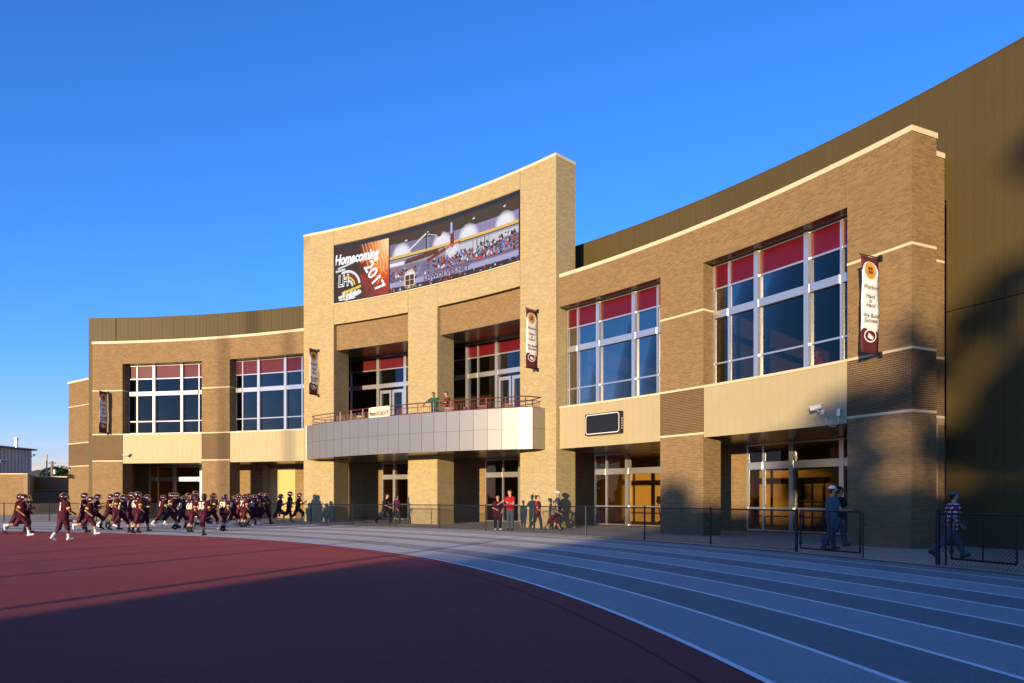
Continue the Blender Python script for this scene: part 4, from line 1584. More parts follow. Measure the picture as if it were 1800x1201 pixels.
def join_all(name, roots):
    """far-off belt of trees that reads as one mass"""
    V, F, mi, n0 = [], [], [], 0
    for t in roots:
        for ch_ in list(t.children):
            me = ch_.data
            co = np.zeros(len(me.vertices) * 3, dtype=np.float32)
            me.vertices.foreach_get('co', co)
            V += (co.reshape(-1, 3) + np.array(t.location)).tolist()
            F += [tuple(i + n0 for i in p_.vertices) for p_ in me.polygons]
            mi += [0 if ch_.name.startswith('crown') else 1] * len(me.polygons)
            n0 += len(me.vertices)
            bpy.data.objects.remove(ch_)
        bpy.data.objects.remove(t)
    me = mesh(name, V, F, M['leaf'])
    me.materials.append(M['bark'])
    me.polygons.foreach_set('material_index', mi)
    return obj(name, me, None, kind='stuff')


k = 0
for (x, y, H, r, lb) in ((-73, 112, 6.6, 3.4, 'round green tree just left of the thin buff pole'), (-67.5, 110, 6.2, 3.2, 'green tree between the thin pole and the utility pole'),
                         (-63, 108, 5.8, 2.4, 'small green tree just right of the utility pole'), (-105, 190, 9.5, 6, 'distant tree left of the purple-grey roof'),
                         (-96, 196, 8.4, 5, 'distant tree beside the corner of the school')):
    tree((x, y, 0), H, r, lb, 1800, seed=40 + k)
    k += 1

# trees, and a stand placed for its shade, behind the photographer; seen only as reflections and long shade
sa, ca = math.sin(R_(SUN_AZ)), math.cos(R_(SUN_AZ))


def behind(s, dist):
    """s = sideways position across the light, dist = metres towards the sun"""
    return (sa * s - ca * dist, -ca * s - sa * dist, 0)


prof = [(-6.0, 12.0, 2.3), (-3.6, 11.8, 2.2), (-0.4, 15.0, 2.1), (1.5, 15.4, 1.8), (3.1, 17.6, 1.9), (5.2, 19.8, 2.5), (7.8, 22.8, 3.4), (12, 22, 5), (19, 18, 5.5), (27, 16, 6), (36, 14.5, 6)]
belt = []
for i, (s, H, r) in enumerate(prof):
    d = 92 + 7 * (i % 3)
    belt.append(tree(behind(s, d), H, r, 'tall tree standing behind the photographer beyond the field', [2300, 2300, 2300, 1900, 1700, 5600, 9500, 7000, 1800, 1800, 1800][i], seed=70 + i, group='trees beyond the field', lo=0.02, size=0.36))
join_all('tree_belt', belt)
stand = thing('grandstand', 'low concrete grandstand behind the photographer, unseen and sized for its shade', 'grandstand', behind(8, 55), R_(SUN_AZ - 90))  # unseen stand, set and raised until it shades the foreground
for r_ in range(16):
    MB().box(-17.6, 34, -r_ * 0.8 - 0.8, -r_ * 0.8, 0, 1.4 + r_ * 0.33).obj('seating_step', M['concrete'], stand)
MB().box(-14.5, -6.0, -14.0, -12.9, 0, 8.6).obj('shade_block', M['concrete'], stand)  # plain blocks added along the back of the stand to lift its shade
MB().box(-5.98, 34, -14.0, -12.9, 0, 8.9).obj('shade_block', M['concrete'], stand)
for i, (s, d, H) in enumerate(((-31.8, 110, 30), (-37.1, 96, 27))):
    t = thing('floodlight_pole', ['tallest floodlight pole left of the grandstand', 'shorter floodlight pole farthest left of the grandstand'][i], 'light pole', behind(s, d), 0, 'floodlight poles round the field')
    MB().tube((0, 0, 0), (0, 0, H), 0.26, 10, 0.16).obj('pole_shaft', M['alu'], t)
    for kx in range(4):
        MB().box(-1.5 + kx * 0.8, -0.9 + kx * 0.8, -0.2, 0.2, H - 0.9, H - 0.4).obj('lamp_head', M['black'], t)
for i, (s, d, H, r_) in enumerate(((-10.35, 24, 3.7, 0.11), (-14.6, 26, 3.6, 0.09), (-17.3, 22, 3.2, 0.06), (-20.2, 27, 3.7, 0.08))):  # unseen posts added to cast thin shadow streaks over the ground
    t = thing('shadow_post', ['added shadow post nearest the grandstand', 'second added shadow post from the grandstand', 'thin added shadow post in the row behind the photographer', 'last added shadow post of the row'][i], 'post', behind(s, d), 0, 'added shadow posts behind the photographer')
    MB().tube((0, 0, 0), (0, 0, H), r_, 10).obj('post', M['black'], t)
    MB().tube((0, 0, 0), (0, 0, 0.08), 0.35, 12).obj('base', M['black'], t)
rg2 = np.random.default_rng(5)
belt = []
for i in range(26):
    a = 180 + 180 * i / 25 + rg2.uniform(-2, 2)
    dist = 250 + rg2.uniform(-15, 35)
    belt.append(tree((dist * math.cos(R_(a)) - 20, dist * math.sin(R_(a)), 0), rg2.uniform(8, 11.5), rg2.uniform(7, 10), 'distant tree on the skyline behind the photographer', 700, seed=200 + i, group='skyline trees behind', lo=0.0, size=1.0))
join_all('distant_wood', belt)

# ------------------------------------------------------------------ people
def smin(a, b, k):
    h = np.clip(0.5 + 0.5 * (b - a) / k, 0, 1)
    return b * (1 - h) + a * h - k * h * (1 - h)


def sdf(prims, X, k):
    d = None
    for pr_ in prims:
        if isinstance(pr_[0], str):
            _, c, r = pr_
            q = np.sqrt(((X[0] - c[0]) / r[0]) ** 2 + ((X[1] - c[1]) / r[1]) ** 2 + ((X[2] - c[2]) / r[2]) ** 2)
            v = (q - 1) * min(r)
        else:
            a, b, r1, r2 = pr_
            ab = [b[i] - a[i] for i in range(3)]
            L2 = sum(q * q for q in ab) + 1e-9
            t = np.clip(((X[0] - a[0]) * ab[0] + (X[1] - a[1]) * ab[1] + (X[2] - a[2]) * ab[2]) / L2, 0, 1)
            v = np.sqrt((X[0] - a[0] - t * ab[0]) ** 2 + (X[1] - a[1] - t * ab[1]) ** 2 + (X[2] - a[2] - t * ab[2]) ** 2) - (r1 + (r2 - r1) * t)
        d = v if d is None else smin(d, v, k)
    return d


def surf(name, prims, m, k=0.03, h=0.018, cut=None, smooth=True):
    lo = np.array([1e9] * 3); hi = -lo
    for pr_ in prims:
        if isinstance(pr_[0], str):
            c, r = np.array(pr_[1]), np.array(pr_[2])
            lo = np.minimum(lo, c - r); hi = np.maximum(hi, c + r)
        else:
            r = max(pr_[2], pr_[3])
            for c in pr_[:2]:
                lo = np.minimum(lo, np.array(c) - r); hi = np.maximum(hi, np.array(c) + r)
    lo = lo - 2.5 * h - 0.01
    n_ = np.ceil((hi + 2.5 * h + 0.01 - lo) / h).astype(int) + 1
    g_ = np.meshgrid(*[lo[i] + h * np.arange(n_[i]) for i in range(3)], indexing='ij', sparse=True)
    Fv = sdf(prims, g_, k)
    if cut is not None:
        Fv = np.maximum(Fv, cut(g_))
    ins = Fv < 0
    # surface nets
    c8 = [ins[i:n_[0] - 1 + i, j:n_[1] - 1 + j, l:n_[2] - 1 + l] for i in (0, 1) for j in (0, 1) for l in (0, 1)]
    sm = sum(c.astype(np.int8) for c in c8)
    act = (sm > 0) & (sm < 8)
    idx = -np.ones(act.shape, dtype=np.int64)
    cells = np.argwhere(act)
    idx[act] = np.arange(len(cells))
    P_ = np.zeros((len(cells), 3)); cnt = np.zeros(len(cells))
    corners = [(i, j, l) for i in (0, 1) for j in (0, 1) for l in (0, 1)]
    for a in range(8):
        for b in range(a + 1, 8):
            ca_, cb_ = corners[a], corners[b]
            if sum(abs(ca_[i] - cb_[i]) for i in range(3)) != 1:
                continue
            fa = Fv[cells[:, 0] + ca_[0], cells[:, 1] + ca_[1], cells[:, 2] + ca_[2]]
            fb_ = Fv[cells[:, 0] + cb_[0], cells[:, 1] + cb_[1], cells[:, 2] + cb_[2]]
            mk = (fa < 0) != (fb_ < 0)
            t = np.where(mk, fa / (fa - fb_ + 1e-12), 0)
            pt = np.array(ca_)[None] + t[:, None] * (np.array(cb_) - np.array(ca_))[None]
            P_[mk] += pt[mk]; cnt[mk] += 1
    P_ = (P_ / cnt[:, None] + cells) * h + lo
    quads = []
    for ax in range(3):
        o1, o2 = (ax + 1) % 3, (ax + 2) % 3
        sl0 = [slice(None)] * 3; sl1 = [slice(None)] * 3
        sl0[ax] = slice(0, n_[ax] - 1); sl1[ax] = slice(1, n_[ax])
        A0, A1 = ins[tuple(sl0)], ins[tuple(sl1)]
        ch_ = np.argwhere(A0 != A1)
        ch_ = ch_[(ch_[:, o1] > 0) & (ch_[:, o2] > 0) & (ch_[:, o1] < n_[o1] - 1) & (ch_[:, o2] < n_[o2] - 1)]
        e1 = np.zeros(3, int); e1[o1] = 1
        e2 = np.zeros(3, int); e2[o2] = 1
        q = np.stack([idx[tuple((ch_ - e1 - e2).T)], idx[tuple((ch_ - e2).T)], idx[tuple(ch_.T)], idx[tuple((ch_ - e1).T)]], -1)
        fl_ = A0[tuple(ch_.T)]
        q[~fl_] = q[~fl_][:, ::-1]
        quads.append(q)
    Q = np.concatenate(quads)
    Q = Q[(Q >= 0).all(1)]
    return mesh(name, P_, Q, m, smooth)


class Fig:
    """a posed figure; forward = +x, left = +y"""
    def __init__(s, H=1.8, lean=5, legs=((20, 10), (-20, 30)), arms=((20, 10, 80), (-25, 10, 80)), build=1.0, head=(0, 0), fingers=True, twist=0, belly=0.0, fem=False):
        k = H / 1.80
        s.k = k; s.bd = build; s.belly = belly; s.fem = fem
        L = R_(lean)
        J = {}
        hip = np.array([0, 0, 0.0])
        up = np.array([math.sin(L), 0, math.cos(L)])
        J['hip'] = hip
        J['waist'] = hip + up * 0.16 * k
        J['chest'] = hip + up * 0.38 * k
        J['neck0'] = hip + up * 0.53 * k
        hd = R_(lean * 0.4 + head[0])
        ny = R_(head[1])
        hu = np.array([math.sin(hd) * math.cos(ny), math.sin(hd) * math.sin(ny), math.cos(hd)])
        J['head'] = J['neck0'] + hu * 0.20 * k
        J['hu'] = hu
        s.face = np.array([math.cos(ny) * math.cos(hd), math.sin(ny) * math.cos(hd), -math.sin(hd)])
        sw_ = (0.175 if not fem else 0.155) * k * (0.6 + 0.4 * build)
        for side_, sg_, lg, am in (('L', 1, legs[0], arms[0]), ('R', -1, legs[1], arms[1])):
            h0 = hip + np.array([0, sg_ * 0.09 * k, 0])
            a, b = R_(lg[0]), R_(lg[1])
            ab_ = R_(lg[2]) if len(lg) > 2 else 0.04
            kn = h0 + 0.44 * k * np.array([math.sin(a) * math.cos(ab_), sg_ * math.sin(ab_), -math.cos(a) * math.cos(ab_)])
            an = kn + 0.41 * k * np.array([math.sin(a - b), 0, -math.cos(a - b)])
            pf = (a - b)
            if b > 0.9:
                pf -= 0.35
            toe = an + np.array([0.155 * k * math.cos(pf * 0.8), sg_ * 0.02, 0.155 * k * math.sin(pf * 0.8) - 0.035 * k])
            heel = an + np.array([-0.045 * math.cos(pf), 0, -0.05]) * k
            J['hip' + side_], J['kn' + side_], J['an' + side_], J['toe' + side_], J['heel' + side_] = h0, kn, an, toe, heel
            tw = R_(twist) * sg_
            sh = J['neck0'] - up * 0.06 * k + np.array([-math.sin(tw) * sw_ * 0.8, sg_ * sw_, 0])
            sp, sa_, el_ = R_(am[0]), R_(am[1]), R_(am[2])
            inw = R_(am[3]) if len(am) > 3 else 0.15
            e_ = sh + 0.285 * k * np.array([math.sin(sp) * math.cos(sa_), sg_ * math.sin(sa_), -math.cos(sp) * math.cos(sa_)])
            fd = np.array([math.sin(sp + el_), -sg_ * math.sin(inw), -math.cos(sp + el_)])
            fd /= np.linalg.norm(fd)
            wr_ = e_ + 0.255 * k * fd
            J['sh' + side_], J['el' + side_], J['wr' + side_], J['fd' + side_] = sh, e_, wr_, fd
        zmin = min(J['toeL'][2], J['toeR'][2], J['heelL'][2], J['heelR'][2]) - 0.032 * k
        for q in list(J):
            if q not in ('hu', 'fdL', 'fdR'):
                J[q] = J[q] - np.array([0, 0, zmin])
        s.J = J

    def lerp(s, a, b, t):
        return s.J[a] + (s.J[b] - s.J[a]) * t

    def torso(s, o=0.0, low=0.0):
        J, k, b = s.J, s.k, s.bd
        p_ = []
        w_ = 0.085 * k * b
        y = lambda v: np.array([0, v, 0])
        for sg_ in (-1, 1):
            p_.append((J['hip'] + y(sg_ * w_), J['waist'] + y(sg_ * w_ * 0.85), 0.105 * k * b + o, 0.100 * k * b + o))
            p_.append((J['waist'] + y(sg_ * w_ * 0.85), J['chest'] + y(sg_ * w_ * 1.05), 0.100 * k * b + o, 0.115 * k * b + o))
        p_.append((J['shL'] * .82 + J['neck0'] * .18, J['shR'] * .82 + J['neck0'] * .18, 0.075 * k + o, 0.075 * k + o))
        if s.belly:
            p_.append((J['waist'] + np.array([s.belly, 0, 0]), J['hip'] + np.array([s.belly * 0.9, 0, 0.05]), 0.13 * k * b + o, 0.12 * k * b + o))
        if s.fem:
            for sg_ in (-1, 1):
                c = J['chest'] + np.array([0.085 * k * b, sg_ * 0.07 * k, -0.02])
                p_.append((c, c + np.array([0, 0, -0.01]), 0.062 * k + o, 0.062 * k + o))
        return p_

    def leg(s, sd, t0=0, t1=1.0, o=0.0):
        """t: 0..0.5 thigh, 0.5..1 shin"""
        J, k, b = s.J, s.k, (0.5 + 0.5 * s.bd)
        p_ = []
        hp, kn, an = 'hip' + sd, 'kn' + sd, 'an' + sd
        R0, R1, R2 = 0.092 * k * b + o, 0.060 * k * b + o, 0.042 * k + o
        if t0 < 0.5:
            a, c = t0 * 2, min(1, t1 * 2)
            p_.append((s.lerp(hp, kn, a), s.lerp(hp, kn, c), R0 + (R1 - R0) * a, R0 + (R1 - R0) * c))
        if t1 > 0.5:
            a, c = max(0, t0 * 2 - 1), t1 * 2 - 1
            p_.append((s.lerp(kn, an, a), s.lerp(kn, an, c), R1 + (R2 - R1) * a, R1 + (R2 - R1) * c))
            if o < 0.004:
                p_.append((s.lerp(kn, an, 0.18) + np.array([-0.012, 0, 0]), s.lerp(kn, an, 0.5), 0.055 * k * b + o, 0.042 * k + o))
        return p_

    def arm(s, sd, t0=0, t1=1.0, o=0.0):
        J, k, b = s.J, s.k, (0.55 + 0.45 * s.bd)
        p_ = []
        R0, R1, R2 = 0.056 * k * b + o, 0.042 * k * b + o, 0.029 * k + o
        sh, el_, wr_ = 'sh' + sd, 'el' + sd, 'wr' + sd
        if t0 < 0.5:
            a, c = t0 * 2, min(1, t1 * 2)
            p_.append((s.lerp(sh, el_, a), s.lerp(sh, el_, c), R0 + (R1 - R0) * a, R0 + (R1 - R0) * c))
        if t1 > 0.5:
            a, c = max(0, t0 * 2 - 1), t1 * 2 - 1
            p_.append((s.lerp(el_, wr_, a), s.lerp(el_, wr_, c), R1 + (R2 - R1) * a, R1 + (R2 - R1) * c))
        return p_

    def body_mesh(s, m):
        J, k = s.J, s.k
        p_ = s.torso() + s.leg('L') + s.leg('R') + s.arm('L') + s.arm('R')
        hu = J['hu']
        p_.append((J['neck0'] - hu * 0.02, J['head'] - hu * 0.06 * k, 0.058 * k, 0.052 * k))
        f_ = s.face
        p_.append((J['head'] - f_ * 0.012 * k + hu * 0.035 * k, J['head'] + f_ * 0.012 * k + hu * 0.03 * k, 0.088 * k, 0.086 * k))
        p_.append((J['head'] + f_ * 0.030 * k - hu * 0.035 * k, J['head'] + f_ * 0.046 * k - hu * 0.078 * k, 0.062 * k, 0.040 * k))
        for sd in 'LR':
            w0, fd = J['wr' + sd], J['fd' + sd]
            p_.append((w0, w0 + fd * 0.075 * k, 0.030 * k, 0.034 * k))
            p_.append((J['an' + sd], J['toe' + sd], 0.036 * k, 0.026 * k))
        me = surf('body', p_, m, 0.028 * k, 0.017)
        # fingers, thumb, nose, ears, brows: joined to the same skin mesh
        mb = MB()
        lat = np.cross(f_, hu)
        nb = J['head'] + f_ * 0.094 * k + hu * 0.012 * k
        mb.tube(nb + hu * 0.02 * k - f_ * .01, nb - hu * 0.022 * k + f_ * 0.018 * k, 0.008 * k, 5, 0.014 * k)
        for e in (-1, 1):
            mb.sphere(J['head'] + lat * e * 0.088 * k + hu * 0.008 * k - f_ * .01, 0.026 * k, 6, 5, (0.7, 0.7, 1.1))
        for sd, sg_ in (('L', 1), ('R', -1)):
            w0, fd = J['wr' + sd] + J['fd' + sd] * 0.085 * k, J['fd' + sd]
            sid = np.cross(fd, np.array([0, 1.0, 0]))
            if np.linalg.norm(sid) < 0.2:
                sid = np.cross(fd, np.array([1.0, 0, 0]))
            sid /= np.linalg.norm(sid)
            cur = np.cross(sid, fd) * (-sg_)
            for i_, ln in enumerate((0.060, 0.074, 0.080, 0.072)):
                b0 = w0 + sid * (0.030 - 0.020 * i_) * k
                kk = b0 + fd * ln * 0.5 * k + cur * 0.012 * k
                mb.tube(b0, kk, 0.0095 * k, 5, 0.009 * k)
                mb.tube(kk, kk + fd * ln * 0.35 * k + cur * 0.035 * k, 0.009 * k, 5, 0.007 * k)
            th = J['wr' + sd] + fd * 0.03 * k - sid * 0.025 * k
            mb.tube(th, th + (fd * 0.045 - sid * 0.03 + cur * 0.01) * k, 0.012 * k, 5, 0.009 * k)
        bm = bmesh.new()
        bm.from_mesh(me)
        tmp = mb.mesh('x')
        bm.from_mesh(tmp)
        for f2 in bm.faces:
            f2.smooth = True
        bm.to_mesh(me)
        bm.free()
        bpy.data.meshes.remove(tmp)
        return me

    def eyes_mesh(s, m):
        J, k, f_ = s.J, s.k, s.face
        lat = np.cross(f_, J['hu'])
        mb = MB()
        for e in (-1, 1):
            mb.sphere(J['head'] + lat * e * 0.034 * k + f_ * 0.088 * k + J['hu'] * 0.022 * k, 0.013 * k, 6, 5)
        mb.tube(J['head'] + f_ * 0.088 * k - J['hu'] * 0.048 * k - lat * 0.022 * k, J['head'] + f_ * 0.088 * k - J['hu'] * 0.048 * k + lat * 0.022 * k, 0.006 * k, 4)
        return mb.mesh('face_features', m)

    def glasses_mesh(s, m):
        J, k, f_ = s.J, s.k, s.face
        lat = np.cross(f_, J['hu'])
        mb = MB()
        for e in (-1, 1):
            c = J['head'] + lat * e * 0.036 * k + f_ * 0.098 * k + J['hu'] * 0.020 * k
            mb.obox(c, lat * 0.028 * k, J['hu'] * 0.018 * k, f_ * 0.004)
            mb.tube(J['head'] + lat * e * 0.066 * k + f_ * 0.095 * k + J['hu'] * 0.022 * k, J['head'] + lat * e * 0.092 * k + J['hu'] * 0.02 * k, 0.004, 4)
        return mb.mesh('sunglasses', m)

    def hair_mesh(s, m, long=0.0, pony=False, thick=0.0):
        J, k, f_, hu = s.J, s.k, s.face, s.J['hu']
        p_ = [(J['head'] - f_ * 0.022 * k + hu * 0.050 * k, J['head'] - f_ * 0.004 * k + hu * 0.056 * k, 0.090 * k + thick, 0.086 * k + thick)]
        p_.append((J['head'] - f_ * 0.045 * k + hu * 0.01 * k, J['head'] - f_ * 0.045 * k - hu * (0.03 + long) * k, 0.075 * k + thick, (0.06 if long else 0.05) * k + thick))
        if pony:
            p_.append((J['head'] - f_ * 0.10 * k + hu * 0.09 * k, J['head'] - f_ * 0.15 * k + hu * 0.10 * k, 0.04 * k, 0.045 * k))
            p_.append((J['head'] - f_ * 0.15 * k + hu * 0.09 * k, J['head'] - f_ * 0.13 * k - hu * 0.10 * k, 0.042 * k, 0.018 * k))
        fc = J['head'] + f_ * 0.062 * k
        def cut(g_):
            # keep the face free: remove what lies in front of and below the hair line
            q = (g_[0] - J['head'][0]) * f_[0] + (g_[1] - J['head'][1]) * f_[1] + (g_[2] - J['head'][2]) * f_[2]
            z = (g_[0] - J['head'][0]) * hu[0] + (g_[1] - J['head'][1]) * hu[1] + (g_[2] - J['head'][2]) * hu[2]
            return np.minimum(q - 0.01 * k, 0.065 * k - z)
        return surf('hair', p_, m, 0.02, 0.014, cut=cut)

    def cap_mesh(s, m):
        J, k, f_, hu = s.J, s.k, s.face, s.J['hu']
        c0 = J['head'] - f_ * 0.008 * k + hu * 0.052 * k
        p_ = [(c0 - f_ * 0.012 * k, c0 + f_ * 0.012 * k, 0.098 * k, 0.096 * k)]
        def cut(g_):
            z = (g_[0] - c0[0]) * hu[0] + (g_[1] - c0[1]) * hu[1] + (g_[2] - c0[2]) * hu[2]
            return -0.002 - z
        me = surf('cap', p_, m, 0.02, 0.014, cut=cut)
        lat = np.cross(f_, hu)
        mb = MB()
        n_ = 8
        vs = []
        for i in range(n_ + 1):
            a = math.pi * i / n_
            vs.append(c0 + lat * 0.075 * k * math.cos(a) + f_ * (0.075 + 0.095 * math.sin(a)) * k - hu * (0.012 + 0.02 * math.sin(a)) * k)
        b0 = [tuple(q) for q in vs] + [tuple(q + hu * 0.010) for q in vs]
        fs = [(i, i + 1, n_ + 2 + i, n_ + 1 + i) for i in range(n_)] + [tuple(range(n_ + 1))[::-1], tuple(range(n_ + 1, 2 * n_ + 2)), (n_, 0, n_ + 1, 2 * n_ + 1)]
        mb.add(b0, fs)
        bm = bmesh.new()
        bm.from_mesh(me)
        tmp = mb.mesh('x')
        bm.from_mesh(tmp)
        bm.to_mesh(me)
        bm.free()
        bpy.data.meshes.remove(tmp)
        return me

    def shoe_mesh(s, sd, m):
        J, k = s.J, s.k
        d = J['toe' + sd] - J['heel' + sd]
        return surf('shoe', [(J['heel' + sd] + np.array([0, 0, .01]), J['toe' + sd], 0.040 * k, 0.036 * k), (J['heel' + sd] + np.array([0, 0, .01]), J['an' + sd] - np.array([0, 0, 0.01]), 0.042 * k, 0.044 * k),
                             (J['an' + sd] + np.array([0.02, 0, -.02]), J['toe' + sd] + np.array([0, 0, .004]), 0.038 * k, 0.034 * k)], m, 0.02, 0.014)


def cloth_mat(name, col, var=0.12, rough=0.85):
    return mat(name, col, rough, var=var, scale=9, bump=0.01, bscale=14, spec=0.15)


M['skin_a'] = mat('light_skin', (0.42, 0.235, 0.155), 0.55, var=0.05)
M['skin_b'] = mat('tan_skin', (0.30, 0.155, 0.09), 0.55, var=0.05)
M['skin_c'] = mat('dark_skin', (0.085, 0.045, 0.028), 0.5, var=0.05)
M['hair_d'] = mat('dark_hair', (0.014, 0.010, 0.008), 0.6)
M['hair_g'] = mat('grey_hair', (0.20, 0.18, 0.16), 0.7)
M['hair_b'] = mat('brown_hair', (0.05, 0.028, 0.016), 0.6)
M['eye'] = mat('dark_eye', (0.02, 0.015, 0.015), 0.4)
M['jersey'] = cloth_mat('maroon_jersey', (0.050, 0.007, 0.018))
M['jpants'] = cloth_mat('maroon_game_pants', (0.052, 0.007, 0.018), rough=0.5)
M['num'] = mat('cream_number_print', (0.72, 0.68, 0.58), 0.7, var=0.02)
M['helmet'] = mat('maroon_helmet_shell', (0.050, 0.006, 0.014), 0.18, var=0.02, coat=0.8)
M['yellow'] = mat('yellow_trim', (0.60, 0.36, 0.03), 0.6, var=0.03)
M['mask'] = mat('white_face_mask', (0.62, 0.60, 0.58), 0.4)
M['sock_w'] = cloth_mat('white_sock', (0.62, 0.62, 0.64))
M['sock_k'] = cloth_mat('black_sock', (0.015, 0.015, 0.017))
M['shoe_w'] = mat('white_cleat', (0.60, 0.62, 0.66), 0.5)
M['shoe_k'] = mat('black_cleat', (0.012, 0.012, 0.014), 0.4)
M['denim'] = cloth_mat('blue_denim', (0.060, 0.080, 0.120), 0.2)
M['denim_d'] = cloth_mat('dark_denim', (0.018, 0.024, 0.045), 0.2)


def fig_obj(name, me, parent, **kw):
    return obj(name, me, parent, **kw)


# --- football players: a few running poses, each built once and copied
POSES = [
    dict(lean=12, legs=((48, 62), (-26, 18)), arms=((-38, 14, 75, 12), (32, 12, 95, 30)), build=1.12),
    dict(lean=9, legs=((-30, 55), (30, 20)), arms=((28, 14, 90, 30), (-35, 14, 80, 8)), build=1.22),
    dict(lean=7, legs=((12, 8), (-20, 78)), arms=((-20, 18, 70, 20), (10, 16, 95, 35)), build=1.15),
    dict(lean=6, legs=((22, 30), (-16, 12)), arms=((15, 18, 85, 30), (-22, 18, 70, 15)), build=1.30),
    dict(lean=5, legs=((-12, 25), (14, 8)), arms=((5, 26, 60, 25), (8, 26, 60, 25)), build=1.18),
]
PARTS = []
for pz in POSES:
    fg = Fig(1.80, **pz)
    J = fg.J
    d_ = {}
    d_['body'] = fg.body_mesh(M['skin_a'])
    pads = [(J['shL'] + np.array([0, 0.035, 0.035]), J['shR'] + np.array([0, -0.035, 0.035]), 0.092, 0.092),
            (J['shL'] + np.array([-0.03, -0.05, 0.0]), J['shR'] + np.array([-0.03, 0.05, 0.0]), 0.115, 0.115)]
    tp = fg.torso(0.018)
    d_['jersey'] = surf('jersey', tp + pads + fg.arm('L', 0, 0.34, 0.032) + fg.arm('R', 0, 0.34, 0.032), M['jersey'], 0.035, 0.018)
    hipp = [(J['hip'] + np.array([0, v_, -0.03]), J['hip'] + np.array([0, v_, 0.06]), 0.118 * fg.bd, 0.112 * fg.bd) for v_ in (-0.085, 0.085)]
    d_['trousers'] = surf('trousers', hipp + fg.leg('L', 0, 0.56, 0.022) + fg.leg('R', 0, 0.56, 0.022), M['jpants'], 0.03, 0.018)
    for sd in 'LR':
        d_['sock' + sd] = surf('sock', fg.leg(sd, 0.83, 0.99, 0.010), M['sock_w'], 0.02, 0.016)
        d_['shoe' + sd] = fg.shoe_mesh(sd, M['shoe_w'])
        d_['cuff' + sd] = surf('sleeve_trim', fg.arm(sd, 0.285, 0.315, 0.036), M['yellow'], 0.01, 0.014)
    hc, hu, f_ = J['head'] + J['hu'] * 0.03, J['hu'], fg.face
    lat = np.cross(f_, hu)
    def hcut(g_, hc=hc, hu=hu, f_=f_):
        q = (g_[0] - hc[0]) * f_[0] + (g_[1] - hc[1]) * f_[1] + (g_[2] - hc[2]) * f_[2]
        z = (g_[0] - hc[0]) * hu[0] + (g_[1] - hc[1]) * hu[1] + (g_[2] - hc[2]) * hu[2]
        return np.maximum(np.minimum(q - 0.055, 0.035 - z), -0.135 - z)
    d_['helmet'] = surf('helmet', [(hc - f_ * 0.030, hc + f_ * 0.012, 0.145, 0.138), (hc - f_ * 0.02 - hu * 0.06, hc - hu * 0.09, 0.125, 0.12)], M['helmet'], 0.03, 0.016, cut=hcut)
    mb = MB()
    for i in range(14):
        a0_, a1_ = R_(-28 + 190 * i / 14), R_(-28 + 190 * (i + 1) / 14)
        for off, w__ in ((0.030, 0.010), (-0.030, 0.010)):
            pts = []
            for a in (a0_, a1_):
                pts.append(hc - f_ * 0.010 + (f_ * math.cos(a) * 0.158 + hu * math.sin(a) * 0.146))
            mb.obox((pts[0] + pts[1]) / 2 + lat * off, (pts[1] - pts[0]) * 0.55, lat * w__, np.cross(lat, (pts[1] - pts[0]) / np.linalg.norm(pts[1] - pts[0])) * 0.006)
    d_['helmet_stripe'] = mb.mesh('helmet_stripe', M['yellow'])
    mb = MB()
    for zz in (-0.045, -0.085, -0.115):
        pts = [hc + hu * zz + f_ * (0.03 + 0.15 * math.sin(math.pi * t)) + lat * 0.125 * math.cos(math.pi * t) for t in np.linspace(0, 1, 7)]
        mb.path([tuple(q) for q in pts], 0.008, 5)
    mb.tube(hc + f_ * 0.18 - hu * 0.045, hc + f_ * 0.18 - hu * 0.115, 0.008, 5)
    d_['face_mask'] = mb.mesh('face_mask', M['mask'])
    # white panel on both sides of the helmet
    mb = MB()
    for e in (-1, 1):
        mb.obox(hc + lat * e * 0.146 - f_ * 0.03 + hu * 0.0, f_ * 0.040, hu * 0.022, lat * 0.004)
    d_['helmet_badge'] = mb.mesh('helmet_badge', M['mask'])
    d_['fig'] = fg
    d_['tp'] = tp + pads
    PARTS.append(d_)


def number_mesh(pi, txt):
    fg, tp = PARTS[pi]['fig'], PARTS[pi]['tp']
    vt, ft = text_geo(txt, 0.48, 0.016, 0.0, space=0.92)
    ch_ = fg.J['chest']
    out = []
    ys = np.array([-q[0] * 0.78 for q in vt]) * (1.0)
    zs = np.array([q[1] * 0.86 for q in vt]) + ch_[2] - 0.02
    V_, F_ = [], []
    for sgn in (-1, 1):
        X0 = np.full(len(ys), sgn * 0.45 + ch_[0])
        yy_ = ys * (1 if sgn < 0 else -1)
        for _ in range(14):
            d = sdf(tp, [X0, yy_, zs], 0.035)
            X0 = X0 - sgn * np.clip(d, -0.02, 0.2) * 0.9
        n0 = len(V_)
        V_ += [(x + sgn * 0.012, y, z) for x, y, z in zip(X0, yy_, zs)]
        F_ += [tuple(i + n0 for i in f) for f in ft]
    return mesh('number', V_, F_, M['num'])


def at(xpx, Z):
    return ((xpx - 900) * Z / 1228.8, Z)


SKINS = ['skin_a', 'skin_b', 'skin_c']
